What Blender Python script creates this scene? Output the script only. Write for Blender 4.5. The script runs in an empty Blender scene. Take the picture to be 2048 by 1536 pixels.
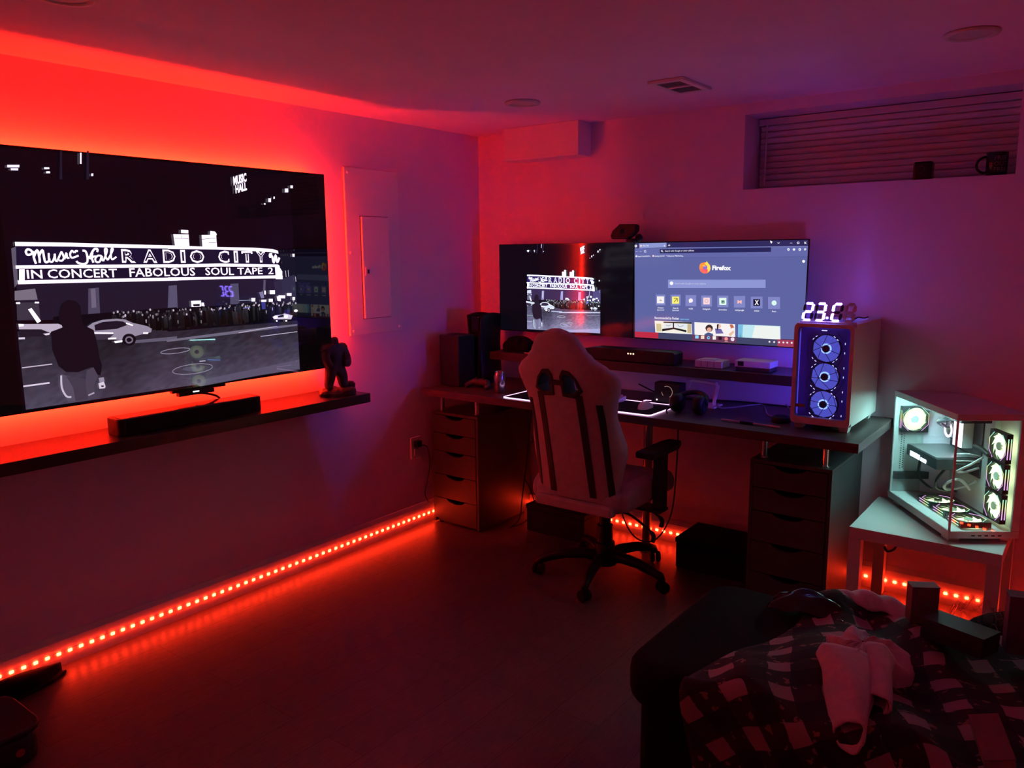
import bpy, bmesh, math, random
from mathutils import Vector, Matrix
R = math.radians
random.seed(7)
SC = bpy.context.scene
COL = SC.collection

# ---------------------------------------------------------------- camera, world, exposure
cam_d = bpy.data.cameras.new('camera'); cam = bpy.data.objects.new('camera', cam_d); COL.objects.link(cam)
cam_d.sensor_width = 36.0; cam_d.lens = 1586.2 / 2048 * 36.0; cam_d.clip_start = 0.02
_yaw, _pitch, _roll = R(37.183), R(9.286), R(-0.538)
_f = Vector((-math.sin(_yaw) * math.cos(_pitch), math.cos(_yaw) * math.cos(_pitch), -math.sin(_pitch)))
_r0 = Vector((math.cos(_yaw), math.sin(_yaw), 0)); _u0 = _r0.cross(_f)
_r = _r0 * math.cos(_roll) + _u0 * math.sin(_roll); _u = _u0 * math.cos(_roll) - _r0 * math.sin(_roll)
cam.matrix_world = Matrix(((_r.x, _u.x, -_f.x, 3.281), (_r.y, _u.y, -_f.y, -3.996), (_r.z, _u.z, -_f.z, 1.628), (0, 0, 0, 1)))
SC.camera = cam
world = bpy.data.worlds.new('night'); SC.world = world; world.use_nodes = True
world.node_tree.nodes['Background'].inputs[0].default_value = (0.01, 0.012, 0.02, 1)
world.node_tree.nodes['Background'].inputs[1].default_value = 0.2
vs = SC.view_settings
vs.view_transform = 'Standard'; vs.look = 'None'; vs.gamma = 1.0; vs.exposure = 0.0; vs.use_curve_mapping = False
SC.cycles.caustics_reflective = False; SC.cycles.caustics_refractive = False
SC.cycles.use_adaptive_sampling = True; SC.cycles.adaptive_threshold = 0.05; SC.cycles.max_bounces = 8; SC.cycles.glossy_bounces = 3; SC.cycles.transparent_max_bounces = 12
# light strengths of the room's lamps, LED strips and screens, and of added fans
E_TV = 350.0      # red tape behind the television
E_FLOOR = 112.0   # red LEDs on the baseboards
E_CLOCK = 26.0
E_FAN = 6.5       # rainbow fans of the glass case
E_BLUE = 3.0
E_TOP = 2.2      # unseen blue fans under the tower roof, added to tint the ceiling
#    # blue fans of the desk tower
RED = (1.0, 0.0165, 0.0038)

# ---------------------------------------------------------------- materials
MATS = {}
def lin(c):
    return tuple((x / 255 / 12.92) if x / 255 <= 0.04045 else ((x / 255 + 0.055) / 1.055) ** 2.4 for x in c)
def mat(name, col, rough=0.5, metal=0.0, var=0.12, scale=8.0, bump=0.0, bscale=60.0, spec=0.5, stretch=None, coat=0.0):
    m = bpy.data.materials.new(name); m.use_nodes = True; MATS[name] = m
    nt = m.node_tree; b = nt.nodes['Principled BSDF']
    b.inputs['Roughness'].default_value = rough; b.inputs['Metallic'].default_value = metal
    b.inputs['Specular IOR Level'].default_value = spec; b.inputs['Coat Weight'].default_value = coat
    tc = nt.nodes.new('ShaderNodeTexCoord'); n = nt.nodes.new('ShaderNodeTexNoise'); n.inputs['Scale'].default_value = scale
    n.inputs['Detail'].default_value = 4
    src = tc.outputs['Object']
    if stretch:
        mp = nt.nodes.new('ShaderNodeMapping'); mp.inputs['Scale'].default_value = stretch
        nt.links.new(src, mp.inputs[0]); src = mp.outputs[0]
    nt.links.new(src, n.inputs['Vector'])
    rp = nt.nodes.new('ShaderNodeValToRGB')
    rp.color_ramp.elements[0].position = 0.3; rp.color_ramp.elements[1].position = 0.7
    rp.color_ramp.elements[0].color = (*[max(0, c * (1 - var)) for c in col], 1)
    rp.color_ramp.elements[1].color = (*[min(1, c * (1 + var)) for c in col], 1)
    nt.links.new(n.outputs['Fac'], rp.inputs[0]); nt.links.new(rp.outputs[0], b.inputs['Base Color'])
    if bump:
        n2 = nt.nodes.new('ShaderNodeTexNoise'); n2.inputs['Scale'].default_value = bscale; n2.inputs['Detail'].default_value = 3
        bp = nt.nodes.new('ShaderNodeBump'); bp.inputs['Strength'].default_value = bump; bp.inputs['Distance'].default_value = 0.004
        nt.links.new(src, n2.inputs['Vector']); nt.links.new(n2.outputs['Fac'], bp.inputs['Height']); nt.links.new(bp.outputs[0], b.inputs['Normal'])
    return m
def glow(name, col, s, sample=True):
    m = bpy.data.materials.new(name); m.use_nodes = True; MATS[name] = m
    nt = m.node_tree; nt.nodes.remove(nt.nodes['Principled BSDF'])
    e = nt.nodes.new('ShaderNodeEmission'); e.inputs[0].default_value = (*col, 1); e.inputs[1].default_value = s
    nt.links.new(e.outputs[0], nt.nodes['Material Output'].inputs[0])
    if not sample: m.cycles.emission_sampling = 'NONE'
    return m
def glass(name, tint=(1, 1, 1), rough=0.0, ior=1.5):
    m = bpy.data.materials.new(name); m.use_nodes = True; MATS[name] = m
    nt = m.node_tree; nt.nodes.remove(nt.nodes['Principled BSDF'])
    t = nt.nodes.new('ShaderNodeBsdfTransparent'); t.inputs[0].default_value = (*tint, 1)
    g = nt.nodes.new('ShaderNodeBsdfGlossy'); g.inputs['Roughness'].default_value = rough
    lw = nt.nodes.new('ShaderNodeLayerWeight'); lw.inputs[0].default_value = 0.5; f0 = ((ior - 1) / (ior + 1)) ** 2
    pw = nt.nodes.new('ShaderNodeMath'); pw.operation = 'POWER'; pw.inputs[1].default_value = 5.0; nt.links.new(lw.outputs['Facing'], pw.inputs[0])
    fr = nt.nodes.new('ShaderNodeMath'); fr.operation = 'MULTIPLY_ADD'; fr.inputs[1].default_value = 1 - f0; fr.inputs[2].default_value = f0; nt.links.new(pw.outputs[0], fr.inputs[0])
    mx = nt.nodes.new('ShaderNodeMixShader')
    nt.links.new(fr.outputs[0], mx.inputs[0]); nt.links.new(t.outputs[0], mx.inputs[1]); nt.links.new(g.outputs[0], mx.inputs[2])
    nt.links.new(mx.outputs[0], nt.nodes['Material Output'].inputs[0])
    return m
def screen_mat(name, strength, rough=0.06, spec=0.5, sample=False):
    m = bpy.data.materials.new(name); m.use_nodes = True; MATS[name] = m
    nt = m.node_tree; b = nt.nodes['Principled BSDF']
    b.inputs['Base Color'].default_value = (0.004, 0.004, 0.005, 1); b.inputs['Roughness'].default_value = rough
    b.inputs['Specular IOR Level'].default_value = spec
    a = nt.nodes.new('ShaderNodeVertexColor'); a.layer_name = 'Col'
    nt.links.new(a.outputs[0], b.inputs['Emission Color']); b.inputs['Emission Strength'].default_value = strength
    if not sample: m.cycles.emission_sampling = 'NONE'
    return m

mat('wall_paint', (0.81, 0.64, 0.77), 0.75, var=0.03, scale=3, bump=0.08, bscale=220)
mat('ceiling_paint', (0.92, 0.70, 0.87), 0.8, var=0.03, scale=3, bump=0.05, bscale=160)
mat('trim_paint', (0.76, 0.74, 0.74), 0.45, var=0.03, scale=4)
mat('panel_paint', (0.78, 0.74, 0.77), 0.5, var=0.03, scale=4)
mat('black_plastic', (0.007, 0.007, 0.009), 0.5, var=0.2, scale=20, spec=0.35)
mat('black_gloss', (0.008, 0.008, 0.010), 0.12, var=0.2, scale=10)
mat('black_metal', (0.02, 0.02, 0.022), 0.38, 0.6, var=0.2, scale=20)
mat('shelf_wood', (0.030, 0.020, 0.018), 0.30, var=0.3, scale=9, stretch=(8, 1, 8))
mat('desk_wood', (0.060, 0.040, 0.038), 0.42, var=0.3, scale=9, stretch=(1, 8, 8))
mat('drawer_grey', (0.042, 0.042, 0.046), 0.5, var=0.06, scale=6)
mat('drawer_dark', (0.02, 0.018, 0.02), 0.6, var=0.1)
mat('white_plastic', (0.72, 0.70, 0.70), 0.35, var=0.04, scale=10)
mat('white_matt', (0.66, 0.64, 0.63), 0.5, var=0.04, scale=6)
mat('chrome', (0.75, 0.75, 0.78), 0.2, 1.0, var=0.05)
mat('grey_metal', (0.35, 0.35, 0.37), 0.35, 0.8, var=0.08)
mat('chair_fabric', (0.42, 0.36, 0.39), 0.8, var=0.08, scale=40, bump=0.15, bscale=300)
mat('chair_dark', (0.010, 0.009, 0.011), 0.65, var=0.15, scale=40, bump=0.1, bscale=200)
mat('sofa_fabric', (0.0055, 0.005, 0.006), 0.95, var=0.25, scale=60, bump=0.2, bscale=250, spec=0.15)
mat('towel', (0.62, 0.52, 0.53), 0.95, var=0.08, scale=60, bump=0.6, bscale=420)
mat('card', (0.20, 0.13, 0.12), 0.7, var=0.08, scale=20)
mat('card_dark', (0.014, 0.012, 0.014), 0.6, var=0.1, scale=20)
mat('card_grey', (0.11, 0.09, 0.13), 0.6, var=0.08, scale=20)
mat('carton_gloss', (0.42, 0.26, 0.25), 0.3, var=0.25, scale=9)
mat('can_metal', (0.42, 0.38, 0.42), 0.22, 0.9, var=0.25, scale=30)
mat('resin', (0.030, 0.026, 0.026), 0.5, var=0.4, scale=40, bump=0.5, bscale=80)
mat('mug_black', (0.010, 0.010, 0.014), 0.2, var=0.1)
mat('mug_print', (0.22, 0.18, 0.18), 0.5, var=0.1)
mat('blind', (0.74, 0.68, 0.71), 0.5, var=0.04, scale=10)
mat('cord', (0.012, 0.012, 0.013), 0.5, var=0.1)
mat('white_cord', (0.45, 0.43, 0.45), 0.5, var=0.05)
mat('rubber', (0.007, 0.007, 0.008), 0.8, var=0.2, spec=0.25)
mat('red_glint', (0.35, 0.02, 0.02), 0.5, var=0.1)
mat('mount', (0.05, 0.05, 0.055), 0.5, 0.4, var=0.1)
glass('clear_glass', (0.93, 0.96, 0.95))
glass('smoked_glass', (0.72, 0.72, 0.86))
glass('film', (0.90, 0.87, 0.88), 0.10, 1.5)
glow('tape_red', RED, E_TV)
glow('led_red', (1.0, 0.027, 0.0065), E_FLOOR)
glow('edge_pink', (1.0, 0.50, 0.95), 2.6)
glow('clock_light', (0.26, 0.15, 1.0), E_CLOCK)
glow('dot_amber', (1.0, 0.55, 0.35), 3.0, False)
glow('dot_white', (1, 0.85, 0.9), 2.0, False)
glow('ring_dim', (0.9, 0.5, 0.45), 0.35, False)
screen_mat('tv_picture', 1.0, 0.02)
screen_mat('monitor_picture', 1.0, 0.08, 0.22)
screen_mat('monitor_backdrop', 1.0, 0.08, 0.22, True)
mat('fan_navy', (0.05, 0.045, 0.22), 0.4, var=0.1)
mat('case_inner', (0.50, 0.52, 0.52), 0.5, var=0.05, scale=10)
mat('board_dark', (0.03, 0.035, 0.04), 0.4, var=0.3, scale=40)
mat('pump_grey', (0.25, 0.22, 0.28), 0.25, 0.5, var=0.1)
mat('hub_green', (0.5, 0.62, 0.48), 0.5, var=0.1)
glow('fan_blue', (0.16, 0.18, 0.85), E_BLUE * 0.30, False)
glow('fan_blue_back', (0.16, 0.16, 0.80), E_BLUE * 0.28)
glow('fan_ring', (0.30, 0.50, 1.0), E_BLUE * 0.9)
glow('dash_blue', (0.7, 0.75, 1.0), 2.4, False)
glow('bar_blue', (0.62, 0.80, 1.0), 5.0)
glow('ring_white', (0.95, 0.80, 1.0), 3.0)
def ramp_glow(name, stops, s, mode, sample=True):
    m = bpy.data.materials.new(name); m.use_nodes = True; MATS[name] = m
    nt = m.node_tree; nt.nodes.remove(nt.nodes['Principled BSDF']); N = nt.nodes.new; L = nt.links.new
    e = N('ShaderNodeEmission'); e.inputs[1].default_value = s; rp = N('ShaderNodeValToRGB'); tc = N('ShaderNodeTexCoord'); mp = N('ShaderNodeMapping')
    while len(rp.color_ramp.elements) < len(stops): rp.color_ramp.elements.new(.5)
    for el, (p, c) in zip(rp.color_ramp.elements, stops): el.position = p; el.color = (*c, 1)
    L(tc.outputs['Object'], mp.inputs[0])
    if mode == 'radial':
        mp.inputs['Scale'].default_value = (1 / .056,) * 3; ln = N('ShaderNodeVectorMath'); ln.operation = 'LENGTH'; L(mp.outputs[0], ln.inputs[0]); L(ln.outputs['Value'], rp.inputs[0])
    else:
        mp.inputs['Scale'].default_value = (1 / .12,) * 3; mp.inputs['Location'].default_value = (.5, .5, .5); sp = N('ShaderNodeSeparateXYZ'); L(mp.outputs[0], sp.inputs[0]); L(sp.outputs[1], rp.inputs[0])
    L(rp.outputs[0], e.inputs[0]); L(e.outputs[0], nt.nodes['Material Output'].inputs[0])
    if not sample: m.cycles.emission_sampling = 'NONE'
    return m
ramp_glow('fan_rainbow', [(.25, (1, 1, .82)), (.55, (.85, .95, .50)), (1.0, (.35, .62, .38))], E_FAN * .40, 'radial', False)
ramp_glow('fan_rainbow_back', [(.25, (1, 1, .75)), (.55, (.80, .90, .40)), (1.0, (.42, .74, .46))], E_FAN * .52, 'radial')
ramp_glow('line_rainbow', [(.0, (.80, .35, .95)), (.35, (.85, .45, .8)), (.6, (.85, .85, .35)), (.85, (.35, .9, .6)), (1.0, (.4, .85, .95))], 1.3, 'y', False)
glow('added_top_blue', (0.20, 0.10, 1.0), E_TOP)
glow('added_case_light', (0.44, 0.98, 0.94), 120.0)
glow('added_inner_blue', (0.16, 0.10, 1.0), 165.0)
glow('strip_blue', (0.10, 0.08, 0.9), 1.2)
mat('plate_navy', (0.20, 0.18, 0.62), 0.5, var=0.1)
# floor: long vinyl planks (seams and grain in the material)
def floor_mat():
    m = mat('floor_vinyl', (0.130, 0.095, 0.092), 0.40, var=0.18, scale=14, stretch=(9, 1, 1))
    nt = m.node_tree; b = nt.nodes['Principled BSDF']
    tc = nt.nodes.new('ShaderNodeTexCoord'); mp = nt.nodes.new('ShaderNodeMapping'); mp.inputs['Rotation'].default_value = (0, 0, R(90))
    br = nt.nodes.new('ShaderNodeTexBrick'); br.inputs['Scale'].default_value = 1.0
    br.inputs['Brick Width'].default_value = 1.2; br.inputs['Row Height'].default_value = 0.18; br.inputs['Mortar Size'].default_value = 0.0015
    br.inputs['Color1'].default_value = (1, 1, 1, 1); br.inputs['Color2'].default_value = (0.86, 0.86, 0.86, 1); br.inputs['Mortar'].default_value = (0.45, 0.45, 0.45, 1)
    nt.links.new(tc.outputs['Object'], mp.inputs[0]); nt.links.new(mp.outputs[0], br.inputs[0])
    mx = nt.nodes.new('ShaderNodeMix'); mx.data_type = 'RGBA'; mx.blend_type = 'MULTIPLY'; mx.inputs[0].default_value = 1.0
    src = b.inputs['Base Color'].links[0].from_socket
    nt.links.new(src, mx.inputs[6]); nt.links.new(br.outputs[0], mx.inputs[7]); nt.links.new(mx.outputs[2], b.inputs['Base Color'])
    return m
floor_mat()
# blanket: check of dark and light squares with scattered prints, laid out on the cloth's own UV
def blanket_mat():
    m = bpy.data.materials.new('blanket'); m.use_nodes = True; MATS['blanket'] = m
    nt = m.node_tree; b = nt.nodes['Principled BSDF']; b.inputs['Roughness'].default_value = 0.95
    N = nt.nodes.new; L = nt.links.new
    uv = N('ShaderNodeUVMap'); mp = N('ShaderNodeMapping'); mp.inputs['Rotation'].default_value = (0, 0, R(32)); mp.inputs['Scale'].default_value = (8.2, 8.2, 8.2)
    wz = N('ShaderNodeTexNoise'); wz.inputs['Scale'].default_value = 5.0; L(uv.outputs[0], wz.inputs['Vector']); wm_ = N('ShaderNodeMix'); wm_.data_type = 'VECTOR'; wm_.inputs[0].default_value = 0.045; L(uv.outputs[0], wm_.inputs[4]); L(wz.outputs['Color'], wm_.inputs[5])
    L(wm_.outputs[1], mp.inputs[0]); sp = N('ShaderNodeSeparateXYZ'); L(mp.outputs[0], sp.inputs[0])
    def tri(o):
        f = N('ShaderNodeMath'); f.operation = 'FRACT'; L(o, f.inputs[0])
        g = N('ShaderNodeMath'); g.operation = 'GREATER_THAN'; g.inputs[1].default_value = 0.56; L(f.outputs[0], g.inputs[0]); return g.outputs[0]
    a, c = tri(sp.outputs[0]), tri(sp.outputs[1])
    s = N('ShaderNodeMath'); s.operation = 'MULTIPLY'; L(a, s.inputs[0]); L(c, s.inputs[1])
    t = N('ShaderNodeMath'); t.operation = 'MAXIMUM'; L(a, t.inputs[0]); L(c, t.inputs[1])
    nz = N('ShaderNodeTexNoise'); nz.inputs['Scale'].default_value = 34; nz.inputs['Detail'].default_value = 2; L(uv.outputs[0], nz.inputs['Vector'])
    g = N('ShaderNodeMath'); g.operation = 'GREATER_THAN'; g.inputs[1].default_value = 0.62; L(nz.outputs['Fac'], g.inputs[0])
    pr = N('ShaderNodeMath'); pr.operation = 'MULTIPLY'; L(g.outputs[0], pr.inputs[0]); L(t.outputs[0], pr.inputs[1])
    m1 = N('ShaderNodeMix'); m1.data_type = 'RGBA'; m1.inputs[6].default_value = (0.012, 0.010, 0.012, 1); m1.inputs[7].default_value = (0.03, 0.022, 0.024, 1); L(t.outputs[0], m1.inputs[0])
    m2 = N('ShaderNodeMix'); m2.data_type = 'RGBA'; m2.inputs[7].default_value = (0.22, 0.13, 0.10, 1); L(pr.outputs[0], m2.inputs[0]); L(m1.outputs[2], m2.inputs[6])
    m3 = N('ShaderNodeMix'); m3.data_type = 'RGBA'; m3.inputs[7].default_value = (0.32, 0.24, 0.25, 1); L(s.outputs[0], m3.inputs[0]); L(m2.outputs[2], m3.inputs[6])
    L(m3.outputs[2], b.inputs['Base Color'])
blanket_mat()

# ---------------------------------------------------------------- helpers
class MB:
    def __init__(s): s.v = []; s.f = []
    def add(s, vs, fs):
        o = len(s.v); s.v += [tuple(a) for a in vs]; s.f += [tuple(o + i for i in f) for f in fs]; return s
    def box(s, x0, y0, z0, x1, y1, z1):
        return s.add([(x0, y0, z0), (x1, y0, z0), (x1, y1, z0), (x0, y1, z0), (x0, y0, z1), (x1, y0, z1), (x1, y1, z1), (x0, y1, z1)],
                     [(3, 2, 1, 0), (4, 5, 6, 7), (0, 1, 5, 4), (1, 2, 6, 5), (2, 3, 7, 6), (3, 0, 4, 7)])
    def prism(s, poly, axis, a, b):
        n = len(poly)
        def p(q, t): return {'x': (t, q[0], q[1]), 'y': (q[0], t, q[1]), 'z': (q[0], q[1], t)}[axis]
        return s.add([p(q, a) for q in poly] + [p(q, b) for q in poly],
                     [tuple(range(n)), tuple(range(2 * n - 1, n - 1, -1))] + [(i, i + n, (i + 1) % n + n, (i + 1) % n) for i in range(n)])
    def cyl(s, a, b, r, r2=None, n=16):
        a, b = Vector(a), Vector(b); d = (b - a).normalized(); r2 = r if r2 is None else r2
        u = d.orthogonal().normalized(); w = d.cross(u)
        ring = lambda c, q: [c + u * (q * math.cos(6.28318 * i / n)) + w * (q * math.sin(6.28318 * i / n)) for i in range(n)]
        return s.add(ring(a, r) + ring(b, r2), [tuple(range(n - 1, -1, -1)), tuple(range(n, 2 * n))] + [(i, (i + 1) % n, (i + 1) % n + n, i + n) for i in range(n)])
    def tube(s, path, r, n=8, closed=False):
        P = [Vector(p) for p in path]; m = len(P); rings = []
        up = Vector((0.13, 0.21, 0.97))
        for i, p in enumerate(P):
            d = (P[(i + 1) % m] - P[i - 1]) if closed else (P[min(i + 1, m - 1)] - P[max(i - 1, 0)])
            d = d.normalized() if d.length > 1e-9 else Vector((0, 0, 1))
            u = d.cross(up)
            if u.length < 1e-3: u = d.cross(Vector((1, 0, 0)))
            u.normalize(); w = u.cross(d); q = r[i] if isinstance(r, (list, tuple)) else r
            rings += [p + u * (q * math.cos(6.28318 * k / n)) + w * (q * math.sin(6.28318 * k / n)) for k in range(n)]
        fs = []
        for i in range(m if closed else m - 1):
            j = (i + 1) % m
            fs += [(i * n + k, i * n + (k + 1) % n, j * n + (k + 1) % n, j * n + k) for k in range(n)]
        if not closed: fs += [tuple(range(n - 1, -1, -1)), tuple(range((m - 1) * n, m * n))]
        return s.add(rings, fs)
    def lathe(s, prof, c, n=24, axis='z', close=True):
        m = len(prof); vs = []
        for r, h in prof:
            for i in range(n):
                a = 6.28318 * i / n; x, y = r * math.cos(a), r * math.sin(a)
                vs.append({'z': (c[0] + x, c[1] + y, c[2] + h), 'y': (c[0] + x, c[1] + h, c[2] + y), 'x': (c[0] + h, c[1] + x, c[2] + y)}[axis])
        fs = [(i * n + k, i * n + (k + 1) % n, (i + 1) * n + (k + 1) % n, (i + 1) * n + k) for i in range(m - 1) for k in range(n)]
        if close: fs += [tuple(range(n - 1, -1, -1)), tuple(range((m - 1) * n, m * n))]
        return s.add(vs, fs)
    def grid(s, fn, nu, nv):
        return s.add([fn(i / nu, j / nv) for j in range(nv + 1) for i in range(nu + 1)],
                     [(j * (nu + 1) + i, j * (nu + 1) + i + 1, (j + 1) * (nu + 1) + i + 1, (j + 1) * (nu + 1) + i) for j in range(nv) for i in range(nu)])
    def xf(s, M):
        s.v = [tuple(M @ Vector(a)) for a in s.v]; return s
    def mesh(s, name, fix=True):
        me = bpy.data.meshes.new(name); me.from_pydata(s.v, [], s.f)
        if fix:
            bm = bmesh.new(); bm.from_mesh(me); bmesh.ops.recalc_face_normals(bm, faces=bm.faces); bm.to_mesh(me); bm.free()
        me.update(); return me
    def build(s, name, m, parent=None, bevel=0, seg=2, smooth=False, fix=True, label=None, sub=0, solid=0):
        me = s.mesh(name, fix); return place(name, me, m, parent, bevel, seg, smooth, label, sub, solid)
LOCAL = set()
def place(name, me, m, parent=None, bevel=0, seg=2, smooth=False, label=None, sub=0, solid=0):
    o = bpy.data.objects.new(name, me); COL.objects.link(o)
    if m and not me.materials: me.materials.append(MATS[m] if isinstance(m, str) else m)
    if solid:
        d = o.modifiers.new('solid', 'SOLIDIFY'); d.thickness = solid; d.offset = 0
    if bevel:
        d = o.modifiers.new('bevel', 'BEVEL'); d.width = bevel; d.segments = seg; d.limit_method = 'ANGLE'; d.angle_limit = R(40)
    if sub:
        d = o.modifiers.new('sub', 'SUBSURF'); d.levels = sub; d.render_levels = sub
    if smooth:
        for p in me.polygons: p.use_smooth = True
    if parent:
        o.parent = parent
        if parent.type == 'EMPTY' and parent.name not in LOCAL: o.matrix_parent_inverse = parent.matrix_basis.inverted()
    if label: o['label'] = label
    return o
def tag(o, label, cat, group=None, kind=None):
    if label: o['label'] = label
    if cat: o['category'] = cat
    if group: o['group'] = group
    if kind: o['kind'] = kind
    return o
def thing(name, label, cat, loc=(0, 0, 0), rz=0.0, local=False, group=None):
    o = bpy.data.objects.new(name, None); COL.objects.link(o); o.empty_display_size = 0.05
    o.location = loc; o.rotation_euler = (0, 0, rz); o.matrix_basis = Matrix.Translation(loc) @ Matrix.Rotation(rz, 4, 'Z')
    if local: LOCAL.add(o.name)
    return tag(o, label, cat, group)
def struct(o, label=None):
    o['kind'] = 'structure'
    if label: o['label'] = label
    return o
def rrect(x0, z0, x1, z1, r, n=5):
    pts = []
    for cx, cz, a0 in ((x1 - r, z0 + r, -90), (x1 - r, z1 - r, 0), (x0 + r, z1 - r, 90), (x0 + r, z0 + r, 180)):
        pts += [(cx + r * math.cos(R(a0 + 90 * k / n)), cz + r * math.sin(R(a0 + 90 * k / n))) for k in range(n + 1)]
    return pts
def text_mesh(s, bold=0.0, res=2):
    c = bpy.data.curves.new('t', 'FONT'); c.body = s; c.size = 1.0; c.resolution_u = res; c.offset = bold; c.fill_mode = 'FRONT'
    o = bpy.data.objects.new('t', c); COL.objects.link(o)
    dg = bpy.context.evaluated_depsgraph_get(); me = o.evaluated_get(dg).to_mesh()
    vs = [(v.co.x, v.co.y) for v in me.vertices]; fs = [tuple(p.vertices) for p in me.polygons]
    o.evaluated_get(dg).to_mesh_clear(); bpy.data.objects.remove(o); bpy.data.curves.remove(c)
    return vs, fs
CAP = max(y for x, y in text_mesh('H')[0])
def spline(pts, n=6):
    out = []; P = [Vector(p) for p in pts]
    for i in range(len(P) - 1):
        p0, p1, p2, p3 = P[max(i - 1, 0)], P[i], P[i + 1], P[min(i + 2, len(P) - 1)]
        for k in range(n):
            t = k / n
            out.append(0.5 * ((2 * p1) + (p2 - p0) * t + (2 * p0 - 5 * p1 + 4 * p2 - p3) * t * t + (3 * p1 - p0 - 3 * p2 + p3) * t ** 3))
    out.append(P[-1]); return out
class Paint:                                     # flat print of a screen, layer over layer
    def __init__(s, to3d): s.to3d = to3d; s.v = []; s.f = []; s.c = []; s.k = 0
    def poly(s, pts, c, faces=None, cols=None):
        o = len(s.v); s.k += 1; d = s.k * 1.6e-5
        s.v += [s.to3d(x, y, d) for x, y in pts]
        for f in (faces or [tuple(range(len(pts)))]):
            s.f.append(tuple(o + i for i in f)); s.c.append([cols[i] for i in f] if cols else [c] * len(f))
    def stroke(s, pts, w, c):
        P = [Vector((*p, 0)) for p in pts]
        if len(P) > 2: P = spline(P, 4)
        L, Q = [], []
        for i, p in enumerate(P):
            d = (P[min(i + 1, len(P) - 1)] - P[max(i - 1, 0)])
            d = d.normalized() if d.length else Vector((1, 0, 0)); n = Vector((-d.y, d.x, 0)) * w / 2
            L.append((p + n)[:2]); Q.append((p - n)[:2])
        m = len(P); s.poly(L + Q, c, [(i, i + 1, m + i + 1, m + i) for i in range(m - 1)])
    def text(s, a, b, h, t, bold, c):
        vs, fs = text_mesh(t, (0, 0.012, 0.045)[bold]); x0 = min(v[0] for v in vs); x1 = max(v[0] for v in vs)
        dx, dy = b[0] - a[0], b[1] - a[1]
        s.poly([(a[0] + dx * (x - x0) / (x1 - x0), a[1] + dy * (x - x0) / (x1 - x0) + h * y / CAP) for x, y in vs], c, fs)
    def ops(s, ops, fn, cfn, wscale=1.0):
        for o in ops:
            c = cfn(o[1])
            if o[0] == 'P': s.poly([fn(*p) for p in o[2]], c)
            elif o[0] == 'S': s.stroke([fn(*p) for p in o[3]], o[2] * wscale, c)
            else:
                a, b = fn(*o[2]), fn(*o[3]); h = fn(o[2][0], o[2][1] + o[4])[1] - a[1]; s.text(a, b, h, o[5], o[6], c)
    def build(s, name, m, parent):
        me = bpy.data.meshes.new(name); me.from_pydata(s.v, [], s.f)
        at = me.color_attributes.new('Col', 'FLOAT_COLOR', 'CORNER'); k = 0
        for cs in s.c:
            for c in cs: at.data[k].color = (*c, 1); k += 1
        return place(name, me, m, parent)

# ---------------------------------------------------------------- the room
H = 2.3585; XR = 4.35; YF = -5.0
WX0, WX1, WZ0, WZ1, WD = 1.728, 2.902, 1.94, 2.305, 0.22
struct(MB().box(0, YF, -0.1, XR, 0, 0).build('floor', 'floor_vinyl'), 'dark wood-look plank floor')
struct(MB().box(-0.1, YF - 0.1, H, XR + 0.1, 0.35, H + 0.1).build('ceiling', 'ceiling_paint'), 'flat white ceiling lit red')
struct(MB().box(-0.1, YF - 0.1, -0.1, 0, 0.35, H).build('wall_left', 'wall_paint'), 'left wall behind the television')
wb = MB()
wb.box(0, 0, -0.1, WX0, 0.35, H).box(WX1, 0, -0.1, XR + 0.1, 0.35, H).box(WX0, 0, -0.1, WX1, 0.35, WZ0).box(WX0, 0, WZ1, WX1, 0.35, H).box(WX0, 0.31, WZ0, WX1, 0.35, WZ1)
struct(wb.build('wall_back', 'wall_paint', fix=True), 'back wall with recessed basement window')
struct(MB().box(XR, YF - 0.1, -0.1, XR + 0.1, 0, H).build('wall_right', 'wall_paint'))
struct(MB().box(0, YF - 0.1, -0.1, XR, YF, H).build('wall_front', 'wall_paint'))
def baseboard(name, poly, axis, a, b): return struct(MB().prism(poly, axis, a, b).build(name, 'trim_paint'))
prof = lambda s: [(0, 0), (s * 0.013, 0), (s * 0.013, 0.105), (s * 0.006, 0.128), (0, 0.130)]
bl = MB(); bl.add([(x, y, z) for y in (YF, -0.013) for x, z in prof(1)], [(0, 1, 2, 3, 4), (9, 8, 7, 6, 5)] + [(i, i + 5, (i + 1) % 5 + 5, (i + 1) % 5) for i in range(5)])
struct(bl.build('baseboard_left', 'trim_paint'), 'white baseboard along the left wall')
bb = MB().prism([(y, z) for y, z in prof(-1)], 'x', 0, XR - 0.013)
struct(bb.build('baseboard_back', 'trim_paint'), 'white baseboard along the back wall')
struct(MB().add([(XR + x, y, z) for y in (YF, -0.0) for x, z in prof(-1)], [(0, 1, 2, 3, 4), (9, 8, 7, 6, 5)] + [(i, i + 5, (i + 1) % 5 + 5, (i + 1) % 5) for i in range(5)]).build('baseboard_right', 'trim_paint'))
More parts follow.
